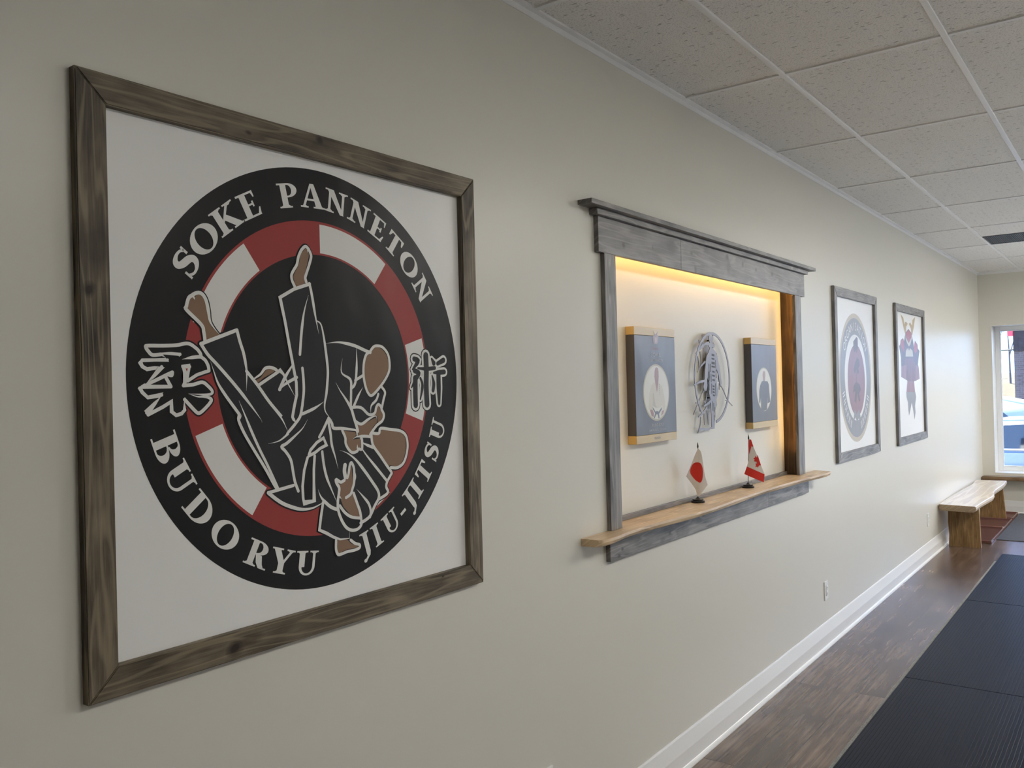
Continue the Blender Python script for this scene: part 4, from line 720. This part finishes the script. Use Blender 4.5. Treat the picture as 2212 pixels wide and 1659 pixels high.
def crest(F):
    cx, cz, k = 6.520, 1.741, .92
    def ring(r0, r1, c, t0=0, t1=360): F.ring(cx, cz, r0 * k, r0, r1 * k, r1, c, t0, t1)
    F.disc(cx, cz, .470 * k, .470, 'pale'); F.up(); F.disc(cx, cz, .436 * k, .436, 'grey'); F.up()
    F.disc(cx, cz, .315 * k, .315, 'white'); F.up(); F.disc(cx + .012, cz - .02, .250 * k, .262, 'rose'); F.up()
    for ch, an in zip('ORGANISATION', [143.5 - 9.65 * i for i in range(12)]):
        ps = text_polys(ch); a = R(an); u = Vector((math.cos(a), math.sin(a))); xv = Vector((u.y, -u.x)); o = Vector((math.cos(a), math.sin(a))) * .346
        for q in ps:
            pp = [o + xv * p[0] * .082 + u * p[1] * .088 for p in q]
            F.face([(cx + p.x * k, cz + p.y) for p in pp], 'white')
    for an in [198 + 9 * i for i in range(6)] + [290 + 9 * i for i in range(6)]:      # faint marks washed out by glare
        a = R(an); u = Vector((math.cos(a), math.sin(a))); xv = Vector((u.y, -u.x)); o = u * .372
        for s_ in (-.012, .010):
            pp = [o + xv * (s_ - .004) - u * .028, o + xv * (s_ + .004) - u * .028, o + xv * (s_ + .004) + u * .028, o + xv * (s_ - .004) + u * .028]
            F.poly([(cx + p.x * k, cz + p.y) for p in pp], 'white')
    # dark kicking and crouching figure shapes over the red disc, pale lower half
    def P(l): return [(cx + x * .001, cz + z * .001) for x, z in l]
    F.poly(P([(-50, 262), (40, 300), (70, 290), (72, 225), (40, 185), (20, 180), (8, 205), (-10, 185), (-42, 190)]), 'dark')
    F.poly(P([(-60, 60), (-20, 105), (40, 150), (100, 130), (110, 85), (60, 70), (90, 40), (40, 20), (20, 60), (-10, 40), (-40, 30)]), 'dark')
    F.poly(P([(0, 60), (12, 60), (16, -80), (4, -80)]), 'dark')
    F.poly(P([(-70, -60), (0, -30), (90, -50), (120, -90), (70, -120), (100, -170), (60, -180), (20, -110), (-20, -190), (-60, -170), (-30, -100), (-90, -110)]), 'dark')
    F.poly(P([(-110, -330), (-60, -230), (-10, -270), (60, -230), (110, -330), (40, -300), (0, -330), (-50, -290)]), 'grey')
framed_poster(5.965, 7.110, 1.158, 2.371, .064, .022, GREYWOOD, 'grey-framed poster with pale oval crest, nearest the lit niche', crest, PRINT_FAR)
def warrior(F):
    done = None
    F.step = .00003
    for c, p in SAMURAI:
        F.up(); F.poly([(8.30 + a * 1e-4, 1.77 + b * 1e-4) for a, b in p], c)
framed_poster(7.735, 8.915, 1.155, 2.371, .064, .022, GREYWOOD, 'grey-framed poster with faded red horned armour figure, farthest along the wall', warrior, PRINT_FAR)

# ---------------------------------------------------------------- the lit niche
JX0, JX1, JI0, JI1 = 2.898, 5.262, 2.985, 5.156      # casing outer / inner edges
ZS = 1.156                                            # shelf top
nc = empty('niche_surround', (4.08, 0, 1.04), 'grey stained wooden craftsman surround of the lit wall niche', 'niche surround')
def board(name, x0, x1, y0, y1, z0, z1, mat, ax, par=nc, bev=.0018):
    bm = BM(); box(bm, x0, x1, y0, y1, z0, z1, bev=bev, ax=ax, seg=2); return link(name, bm, mat, par)
board('cornice_board', 2.741, 5.436, -.063, -.0005, 2.411, 2.430, GREYWOOD, 0)
board('bed_moulding', 2.823, 5.360, -.038, -.0005, 2.386, 2.4108, GREYWOOD, 0)
board('header_board', 2.855, 3.586, -.0205, -.0005, 2.246, 2.3858, GREYWOOD, 0)
board('header_board', 3.587, 5.335, -.0205, -.0005, 2.246, 2.3858, GREYWOOD, 0)
board('side_casing', JX0, JI0, -.020, -.0005, ZS + .0005, 2.2458, GREYWOOD, 2)
board('side_casing', JI1, JX1, -.020, -.0005, ZS + .0005, 2.2458, GREYWOOD, 2)
board('apron_board', 2.884, 4.617, -.0205, -.0005, 1.037, 1.1272, GREYWOOD, 0)
board('apron_board', 4.618, 5.318, -.0205, -.0005, 1.037, 1.1272, GREYWOOD, 0)
board('inner_jamb', 2.9725, 2.9845, .0005, NY - .0005, ZS + .001, 2.309, JAMBWOOD, 2)
board('inner_jamb', 5.186, 5.1985, .0005, NY - .0005, ZS + .001, 2.309, JAMBWOOD, 2)
board('back_ledge', 2.986, 4.60, NY - .017, NY - .0005, ZS + .0005, ZS + .021, GREYWOOD, 0)
board('back_ledge', 4.601, 5.185, NY - .017, NY - .0005, ZS + .0005, ZS + .021, GREYWOOD, 0)
board('light_strip', 2.99, 5.17, .004, .012, 2.296, 2.300, LEDM, None, bev=0)
board('light_strip', 2.9846, 2.988, .004, .012, 1.30, 2.28, LEDM, None, bev=0)
board('light_strip', 5.163, 5.172, .0, .0008, 1.30, 2.28, LEDM, None, bev=0)
# live-edge shelf
fe = [(2.703, -.078), (2.72, -.090), (2.76, -.099), (2.83, -.096), (2.93, -.085), (3.10, -.083), (3.30, -.092), (3.55, -.111), (3.75, -.108), (4.00, -.094), (4.30, -.085), (4.65, -.084), (4.90, -.093), (5.10, -.106), (5.30, -.117), (5.44, -.118), (5.475, -.100)]
fe2 = [tuple(p)[:2] for p in catmull([(a, b, 0) for a, b in fe], n=4)]
back = [(5.50, -.0008), (NX1 - .001, -.0008), (NX1 - .001, NY - .0008), (NX0 + .001, NY - .0008), (NX0 + .001, -.0008), (2.703, -.0008)]
outl = fe2 + back
bm = BM(); n = len(outl); rings = []
for z, k in ((NZ0 + .0002, .020), (1.134, .007), (1.146, 0), (ZS, .001)):
    rings.append([bm.verts.new((p[0], p[1] + (k + .004 * math.sin(p[0] * 9) * (k > .003) if i < len(fe2) else 0), z)) for i, p in enumerate(outl)])
for a, b in zip(rings[:-1], rings[1:]):
    for i in range(n): bm.faces.new((a[i], a[(i + 1) % n], b[(i + 1) % n], b[i]))
for rg in (rings[0], rings[-1]):
    for t in tessellate_polygon([[v.co for v in rg]]): bm.faces.new([rg[i] for i in t])
bmesh.ops.recalc_face_normals(bm, faces=bm.faces); bm.normal_update(); uvbox(bm, list(bm.faces), 0)
shelf = link('niche_shelf', bm, SHELFWOOD); tag(shelf, 'pale wooden live-edge shelf at the foot of the lit niche', 'shelf')

# canvas plaques
CANV = {'field': printmat('slate canvas ink', (.040, .040, .055), .32, .85), 'gold': printmat('gold canvas ink', (.50, .36, .13), .32, .85), 'oval': printmat('cream canvas ink', (.62, .61, .54), .32, .85), 'rim': printmat('dull gold ink', (.42, .37, .24), .32, .85),
        'gi': printmat('ivory ink', (.55, .52, .43), .32, .85), 'gishade': printmat('grey ivory ink', (.42, .40, .34), .32, .85), 'skin': printmat('rosy tan ink', (.30, .17, .15), .32, .85), 'belt': printmat('slate belt ink', (.10, .10, .13), .32, .85), 'helm': printmat('mauve ink', (.20, .12, .13), .32, .85), 'helmface': printmat('light mauve ink', (.34, .22, .22), .32, .85), 'text': printmat('pale lettering ink', (.50, .50, .48), .32, .85), 'redtext': printmat('red lettering ink', (.36, .12, .11), .32, .85), 'dark': printmat('dark lettering ink', (.10, .10, .13), .32, .85), 'black': printmat('black uniform ink', (.03, .03, .04), .32, .85), 'mark': printmat('grey mark ink', (.2, .2, .2), .32, .85)}
def plaque(x0, x1, z0, z1, label, dark):
    cx, cz = (x0 + x1) / 2, (z0 + z1) / 2; yf = NY - .042; hb = .036
    e = empty('canvas_plaque', (cx, NY, z0), label, 'plaque', 'canvas portraits in the niche')
    for nm, a, b, mt in (('gold_band', z1 - hb, z1, 'gold'), ('canvas_body', z0 + hb, z1 - hb, 'field'), ('gold_band', z0, z0 + hb, 'gold')):
        bm = BM(); box(bm, x0, x1, yf, NY - .0006, a + .0002, b - .0002, bev=.0012); link(nm, bm, CANV[mt], e)
    F = Flat(yf - .0002, .00012)
    if not dark:
        F.disc(cx, 1.6895, .125, .126, 'rim'); F.up(); F.disc(cx, 1.6895, .117, .1185, 'oval'); F.up()
        F.step = .00004
        for c, p in PORTRAIT: F.up(); F.poly([(cx + a * 1e-4, cz + b * 1e-4) for a, b in p], c)
        for i in range(6): F.poly([(cx + .026 + .0005 * i, 1.722 - .0085 * i), (cx + .031 + .0005 * i, 1.722 - .0085 * i), (cx + .031 + .0005 * i, 1.727 - .0085 * i), (cx + .026 + .0005 * i, 1.727 - .0085 * i)], 'mark')
        
        for i in range(4):      # four tiny red characters, too small to read
            q = cx - .024 + .0155 * i
            for (a, b, c_, d) in ((-.005, .005, .003, .0045), (-.004, .004, -.005, -.0038), (-.0008, .0008, -.006, .006), (-.005, -.0038, -.004, .002), (.0036, .005, -.003, .004)): F.poly([(q + a, 1.8845 + c_), (q + b, 1.8845 + c_), (q + b, 1.8845 + d), (q + a, 1.8845 + d)], 'redtext')
        put_text(F, 'SOKE', cx, 1.858, .0175, .094, 'text', 1.15); put_text(F, 'ROBERT PANNETON', cx, 1.8329, .0125, .136, 'text')
        put_text(F, 'BUDO-RYU', cx + .003, 1.546, .0125, .108, 'text', 1.2); put_text(F, 'SAMURAI DOJO', cx + .003, 1.5224, .0125, .158, 'text', 1.25); put_text(F, 'FOUNDER', cx, 1.488, .010, .058, 'dark')
    else:
        F.disc(cx - .013, 1.6837, .119, .124, 'rim'); F.up(); F.disc(cx - .013, 1.6837, .113, .118, 'oval'); F.up()
        for c, p in PORTRAIT_DARK: F.up(); F.poly([(cx + a * 1e-4, cz + b * 1e-4) for a, b in p], c)
    F.done('printed_face', CANV, e)
plaque(3.232, 3.620, 1.470, 1.977, 'canvas portrait with oval man in white uniform, left side of the niche', False)
plaque(4.575, 4.968, 1.466, 1.973, 'canvas portrait with oval man in dark uniform, right side of the niche', True)

# cut-metal wall art
ma = empty('metal_wall_art', (4.0857, NY, 1.752), 'silver cut-metal ring with armoured swordsman figure between the two canvas portraits', 'wall art')
mx, mz, my0, my1 = 4.0857, 1.752, .0555, .0590
def metal(name, fn, lab=None):
    F = Flat(my0); fn(F)
    bmesh.ops.remove_doubles(F.bm, verts=F.bm.verts, dist=1e-6)
    r_ = bmesh.ops.extrude_face_region(F.bm, geom=list(F.bm.faces))
    for v_ in [g for g in r_['geom'] if isinstance(g, bmesh.types.BMVert)]: v_.co.y = my1
    bmesh.ops.recalc_face_normals(F.bm, faces=F.bm.faces)
    return link(name, F.bm, [STEEL], ma)
metal('ring', lambda F: F.ring(mx, mz, .212, .222, .226, .236, 'm', -75, 285, 120) if False else F.ring(mx, mz, .208, .219, .222, .233, 'm', -82, 232, 110))
def figure(F):
    for k, w, p in METAL:
        if k == 'f': F.poly([(mx + a * 1e-4, mz + b * 1e-4) for a, b in p], 'm')
_st = [(w, [(mx + a * 1e-4, mz + b * 1e-4) for a, b in p]) for k, w, p in METAL if k == 's']
def slots(F):
    F.y0 -= .0003; F.y = F.y0
    for (a, b, c, d) in ((-12, 120, 22, 112), (-14, 100, 20, 94), (-16, 80, 24, 70), (-18, 60, 26, 54), (-10, 34, 20, 28), (-12, 14, 20, 8), (-12, -8, 20, -14), (-10, -40, 14, -46), (-10, -55, 14, -61), (-10, -70, 14, -76), (-10, -86, 16, -92), (-60, 30, -44, -10), (-62, -20, -48, -60), (34, 40, 44, 0), (56, 20, 66, -20), (66, -30, 76, -60), (-20, -120, -12, -165), (-6, -130, 2, -170), (6, 172, 16, 182), (-6, 150, 8, 158),
                         (-34, 70, -24, 30), (-30, 20, -22, -20), (30, 90, 36, 50), (-26, -30, -18, -80), (22, -30, 30, -90), (-4, -190, 4, -215), (8, -150, 14, -200), (-52, 70, -44, 40)):
        F.poly([(mx + a * .001, mz + d * .001), (mx + c * .001, mz + d * .001 - .003), (mx + c * .001, mz + b * .001), (mx + a * .001, mz + b * .001 + .003)], 'slot')
def metal2(name, fn, extra=None):
    o = metal(name, fn)
    if extra:
        F = Flat(my0); extra(F); me = o.data; bm = BM(); bm.from_mesh(me)
        n0 = len(bm.faces); tmp = bpy.data.meshes.new('t'); F.bm.to_mesh(tmp); bm.from_mesh(tmp); bm.faces.ensure_lookup_table()
        for f_ in list(bm.faces)[n0:]: f_.material_index = 1
        bm.to_mesh(me); bm.free(); me.materials.append(STEELEDGE); bpy.data.meshes.remove(tmp)
metal2('armoured_figure', figure, slots)
for grp, nm in (((0, 1), 'sword'), ((2, 3), 'sword')):
    metal(nm, lambda F: [F.stroke(_st[i][1], _st[i][0] * 1e-3, 'm', 0, .5) for i in grp])
for w_, p_ in _st[4:]:
    metal('branch', lambda F: F.stroke(p_, w_ * 1e-3, 'm', 0, .5))
for (a, b) in ((0, .19), (-.04, -.1), (.03, .05)):
    bm = BM(); box(bm, mx + a - .004, mx + a + .004, my1, NY - .0003, mz + b - .004, mz + b + .004); link('stand_off', bm, STEELEDGE, ma)

# desk flags
REDC = plain('red flag cloth', (.62, .045, .035), rough=.7, spec=.2); WHC = plain('white flag cloth', (.72, .70, .69), rough=.7, spec=.2)
def lathe(bm, cx, cy, prof, n=28):
    rings = [[bm.verts.new((cx + r_ * math.cos(2 * math.pi * i / n), cy + r_ * math.sin(2 * math.pi * i / n), z)) for i in range(n)] for r_, z in prof]
    for a, b in zip(rings[:-1], rings[1:]):
        for i in range(n): bm.faces.new((a[i], a[(i + 1) % n], b[(i + 1) % n], b[i]))
    bm.faces.new(list(reversed(rings[0]))); bm.faces.new(rings[-1])
    bmesh.ops.recalc_face_normals(bm, faces=bm.faces)
FD = Vector((.5, -.866, 0)); FN = Vector((.866, .5, 0))
def cloth(bm, pts, off, B, mi, fold, thick=.0006):
    """flag cloth cut to outline, gently folded, with real thickness"""
    tri = tessellate_polygon([[Vector((p[0], p[1], 0)) for p in pts]])
    t = bmesh.new(); V = [t.verts.new((p[0], p[1], 0)) for p in pts]
    for k in tri:
        try: t.faces.new([V[i] for i in k])
        except ValueError: pass
    bmesh.ops.subdivide_edges(t, edges=list(t.edges), cuts=9, use_grid_fill=True)
    vm = {}
    for side in (0, 1):
        for v_ in t.verts:
            u, z = v_.co.x * 1e-4, v_.co.y * 1e-4
            d = fold(u, z) + (off if side == 0 else -off + 0) 
            vm[(side, v_)] = bm.verts.new(B + FD * u - FN * d + Vector((0, 0, z)))
    for f_ in t.faces:
        for side in (0, 1):
            try:
                nf = bm.faces.new([vm[(side, v_)] for v_ in f_.verts]); nf.material_index = mi; nf.smooth = True
            except ValueError: pass
    t.free()
def flag(B, label, parts, tipdx):
    B = Vector(B); e = empty('desk_flag', B, label, 'flag', 'small table flags on the niche shelf')
    bm = BM(); lathe(bm, B.x, B.y, [(.0325, B.z + .0003), (.0325, B.z + .008), (.031, B.z + .009), (.026, B.z + .0095), (.026, B.z + .016), (.0245, B.z + .017), (.014, B.z + .0175), (.007, B.z + .022), (.005, B.z + .028)]); link('base', bm, BLACKP, e)
    bm = BM(); lathe(bm, B.x, B.y, [(.0016, B.z + .027), (.0016, B.z + .262)], 10)
    for v_ in bm.verts: v_.co += FD * tipdx * (v_.co.z - B.z) / .26
    link('pole', bm, BLACKP, e)
    T = B + FD * tipdx
    bm = BM(); lathe(bm, T.x, T.y, [(.0025, B.z + .261), (.0042, B.z + .265), (.0036, B.z + .272), (.0008, B.z + .287)], 12); link('finial', bm, BLACKP, e)
    bm = BM()
    for off, pts, mi, fold in parts: cloth(bm, pts, off, B, mi, fold)
    link('flag_cloth', bm, [WHC, REDC], e)
fj = lambda u, z: .003 + .007 * (1 - abs(u - .006) / .06) + .003 * math.sin(u * 90)
fc = lambda u, z: .003 + .006 * math.sin(u * 38 + .4) * min(1, (0.27 - z) / .12) + .002
flag((3.800, .026, ZS), 'small white table flag with red disc on black stand', [
    (.0003, [(65, 2611), (-77, 2313), (-249, 1879), (-534, 1255), (-353, 1006), (-185, 759), (-90, 594), (-47, 375), (4, 279), (114, 373), (253, 562), (474, 832), (351, 1270), (263, 1980), (219, 2335), (169, 2473)], 0, fj),
    (.0016, [(34, 1929), (105, 1912), (166, 1872), (215, 1780), (249, 1653), (258, 1510), (253, 1380), (243, 1250), (227, 1135), (190, 1030), (143, 973), (95, 955), (49, 974), (-45, 1035), (-135, 1113), (-210, 1205), (-278, 1306), (-322, 1390), (-335, 1470), (-326, 1580), (-294, 1688), (-240, 1795), (-169, 1878), (-70, 1922)], 1, fj)], .006)
flag((4.452, .030, ZS), 'small red and white maple leaf table flag on black stand', [
    (.0003, [(140, 2627), (213, 2595), (322, 2212), (531, 1659), (697, 1200), (877, 710), (821, 284), (322, 504), (-193, 740), (-48, 1150), (50, 1484), (66, 2094), (94, 2582)], 0, fc),
    (.0016, [(110, 2618), (213, 2595), (322, 2212), (219, 2244), (88, 1789), (76, 2247)], 1, fc), (.0016, [(-48, 1150), (422, 930), (877, 710), (821, 284), (322, 504), (-193, 740)], 1, fc),
    (.0016, [(528, 1781), (588, 1567), (697, 1200), (593, 1201), (516, 1081), (487, 1142), (383, 1113), (430, 1219), (387, 1296), (477, 1310), (465, 1401), (317, 1434), (363, 1510), (291, 1602), (381, 1631), (399, 1723), (485, 1630)], 1, fc)], .009)

# ---------------------------------------------------------------- outside the window
ZG = -.40
bm = BM(); box(bm, XF + .42, 26, -30, 30, ZG - .3, ZG); tag(link('parking_lot', bm, carpet_material('pale worn asphalt', (.20, .215, .24), (.26, .275, .30), 40)), kind='structure')
bm = BM(); prism(bm, [(26, ZG - .3), (140, ZG - .3), (140, 2.2), (60, 1.75), (40, 1.43), (30, .55), (26, ZG)], 'y', -60, 60)
tag(link('lawn', bm, carpet_material('dry winter grass', (.048, .039, .023), (.072, .060, .038), 12)), kind='structure')
CARW = plain('white car paint', (.25, .265, .28), rough=.18, spec=.6); CARB = plain('grey blue car paint', (.10, .13, .18), rough=.16, spec=.6); CARG = plain('tinted car glass', (.012, .016, .024), rough=.05, spec=.8)
CHROME = plain('bright chrome trim', (.75, .75, .76), rough=.15, metal=.9); TYRE = plain('tyre rubber', (.02, .02, .02), rough=.7); TAIL = plain('red tail lamp plastic', (.35, .02, .02), rough=.2)
def car(x, yc, facing, label, paint, suv):
    """side-on car; length along y, near side towards -x"""
    e = empty('car', (x, yc, ZG), label, 'car', None)
    hw = .90; s = facing
    H = 1.74 if suv else 1.47; belt = 1.10 if suv else 1.00; L = 2.30
    body = [(-L, .30), (-L + .05, .72), (-L + .12, belt - .06), (-L + .5, belt), (.75, belt), (1.15, belt - .05), (L - .15, belt - .22), (L, .70), (L, .30), (L - .2, .22), (-L + .2, .22)]
    top = [(-L + .12, belt - .02), (-L + .45, H - .14), (-L + .95, H - .02), (-.6, H), (.1, H - .03), (.5, H - .12), (1.25, belt - .04)] if suv else [(-L + .35, belt - .02), (-L + 1.0, H - .10), (-.6, H), (.1, H - .02), (.45, H - .10), (1.30, belt - .06)]
    bm = BM(); prism(bm, [(yc + s * p[0], ZG + p[1]) for p in body], 'x', x - hw, x + hw)
    bmesh.ops.bevel(bm, geom=[q for q in bm.edges if q.calc_face_angle(0) > .6], offset=.06, segments=3, affect='EDGES', clamp_overlap=True); link('body', bm, paint, e, True)
    bm = BM()
    n = len(top); a = [bm.verts.new((x - hw + .06 + .22 * max(0, (p[1] - belt) / (H - belt)), yc + s * p[0], ZG + p[1])) for p in top]; b = [bm.verts.new((2 * x - v_.co.x, v_.co.y, v_.co.z)) for v_ in a]
    bm.faces.new(a); bm.faces.new(list(reversed(b)))
    for i in range(n): bm.faces.new((a[i], b[i], b[(i + 1) % n], a[(i + 1) % n]))
    bmesh.ops.recalc_face_normals(bm, faces=bm.faces)
    bmesh.ops.bevel(bm, geom=[q for q in bm.edges if q.calc_face_angle(0) > .3], offset=.05, segments=3, affect='EDGES', clamp_overlap=True); link('cabin', bm, paint, e, True)
    def side(z): return x - hw + .06 + .22 * max(0, (z - belt) / (H - belt)) - .006
    def panel(name, pts, mat, d=.012, par=e):
        bm = BM(); f_ = [bm.verts.new((side(p[1]) - d * .5, yc + s * p[0], ZG + p[1])) for p in pts]; k_ = [bm.verts.new((v_.co.x + d, v_.co.y, v_.co.z)) for v_ in f_]
        bm.faces.new(f_); bm.faces.new(list(reversed(k_)))
        for i in range(len(f_)): bm.faces.new((f_[i], k_[i], k_[(i + 1) % len(f_)], f_[(i + 1) % len(f_)]))
        bmesh.ops.recalc_face_normals(bm, faces=bm.faces); return link(name, bm, mat, par)
    if suv:
        wins = ([(-1.72, belt + .09), (-1.25, H - .16), (-.80, H - .12), (-.80, belt + .05)], [(-.74, belt + .05), (-.74, H - .12), (.05, H - .14), (.05, belt + .03)], [(.11, belt + .03), (.11, H - .15), (.42, H - .21), (1.0, belt + .03)])
    else:
        wins = ([(-1.35, belt + .02), (-.95, H - .14), (-.42, H - .09), (-.42, belt + .01)], [(-.36, belt + .01), (-.36, H - .09), (.30, H - .12), (.95, belt + .01)])
    for w_ in wins: panel('side_window', w_, CARG)
    panel('chrome_strip', [(-1.7 if suv else -1.35, belt - .012), (-1.7 if suv else -1.35, belt + .012), (1.0, belt + .012), (1.0, belt - .012)], CHROME, .02)
    for y_ in (-.55, .40):
        bm = BM(); box(bm, x - hw - .03, x - hw + .005, yc + s * y_ - .11, yc + s * y_ + .11, ZG + belt - .20, ZG + belt - .165, bev=.008); link('door_handle', bm, CHROME, e)
    panel('tail_lamp', [(-L + .06, belt - .30), (-L + .10, belt - .12), (-L + .55, belt - .13), (-L + .38, belt - .24)], TAIL, .14)
    for y_ in (-1.35, 1.40):
        for sx_ in (-1, 1):
            bm = BM(); r_ = bmesh.ops.create_cone(bm, cap_ends=True, segments=28, radius1=.34, radius2=.34, depth=.22)
            for v_ in r_['verts']: v_.co = Vector((x + sx_ * (hw - .10) + v_.co.z, yc + s * y_ + v_.co.x, ZG + .34 + v_.co.y))
            wh = link('wheel', bm, TYRE, e)
            bm = BM(); r_ = bmesh.ops.create_cone(bm, cap_ends=True, segments=20, radius1=.21, radius2=.19, depth=.02)
            for v_ in r_['verts']: v_.co = Vector((x + sx_ * (hw + .015) + v_.co.z, yc + s * y_ + v_.co.x, ZG + .34 + v_.co.y))
            link('hub_cap', bm, CHROME, wh)
car(15.9, .05, 1, 'dark blue-grey car parked nearest the window', CARB, False)
car(19.2, 1.89, 1, 'white car parked behind the dark blue-grey one', CARW, True)
bd = empty('brick_building', (25.5, -.5, ZG), 'brown brick building with red sign edge across the parking lot', 'building')
bm = BM(); box(bm, 24, 34, -1.9, .86, ZG, 2.33); link('lower_wall', bm, brick_material(), bd)
bm = BM(); box(bm, 23.97, 34, -1.91, .87, 2.33, 5.2); link('upper_wall', bm, carpet_material('dark brown cladding', (.035, .027, .027), (.05, .04, .04), 6), bd)
bm = BM(); box(bm, 23.85, 23.965, .86, .975, 2.70, 4.4, bev=.01); link('sign_panel', bm, plain('red sign panel', (.55, .04, .06), rough=.4), bd)
BARK = plain('grey bark', (.10, .085, .085), rough=.9)
def tree(x, y, z0, h, seed, label):
    rnd = random.Random(seed); bm = BM()
    def limb(p, d, l, r, lev):
        q = p + d * l; n_ = 6
        ax = d.cross(Vector((0, 0, 1)) if abs(d.z) < .9 else Vector((1, 0, 0))).normalized(); ay = d.cross(ax)
        A = [bm.verts.new(p + (ax * math.cos(k) + ay * math.sin(k)) * r) for k in [i * 2 * math.pi / n_ for i in range(n_)]]
        Bv = [bm.verts.new(q + (ax * math.cos(k) + ay * math.sin(k)) * r * .62) for k in [i * 2 * math.pi / n_ for i in range(n_)]]
        for i in range(n_): bm.faces.new((A[i], A[(i + 1) % n_], Bv[(i + 1) % n_], Bv[i]))
        if lev > 0:
            for k in range(rnd.choice((2, 3, 3))):
                nd = (d + Vector((rnd.uniform(-.55, .55), rnd.uniform(-.55, .55), rnd.uniform(-.05, .5)))).normalized()
                limb(p + d * l * rnd.uniform(.7, 1.0), nd, l * rnd.uniform(.62, .82), r * .6, lev - 1)
    limb(Vector((x, y, z0)), Vector((.03, .02, 1)).normalized(), h * .26, h * .0075, 6)
    tag(link('bare_tree', bm, BARK), label, 'tree', 'bare trees beyond the lawn')
tree(40, 2.72, 1.42, 5.2, 3, 'bare grey tree nearest the brick building, seen through the window')
tree(52, 4.6, 1.6, 6.0, 11, 'bare grey tree farther back on the dry lawn, left of the nearer one')
tree(60, 3.7, 1.7, 6.0, 5, 'bare grey tree farthest back on the lawn, behind the other two')
bm = BM(); r_ = bmesh.ops.create_cone(bm, cap_ends=True, segments=6, radius1=.018, radius2=.018, depth=40)
for v_ in r_['verts']: v_.co = Vector((30 + v_.co.x, 20.95 + v_.co.z, 2.53 + v_.co.y))
tag(link('overhead_wire', bm, SLOT), 'thin dark overhead wire stretched outside the window', 'wire')
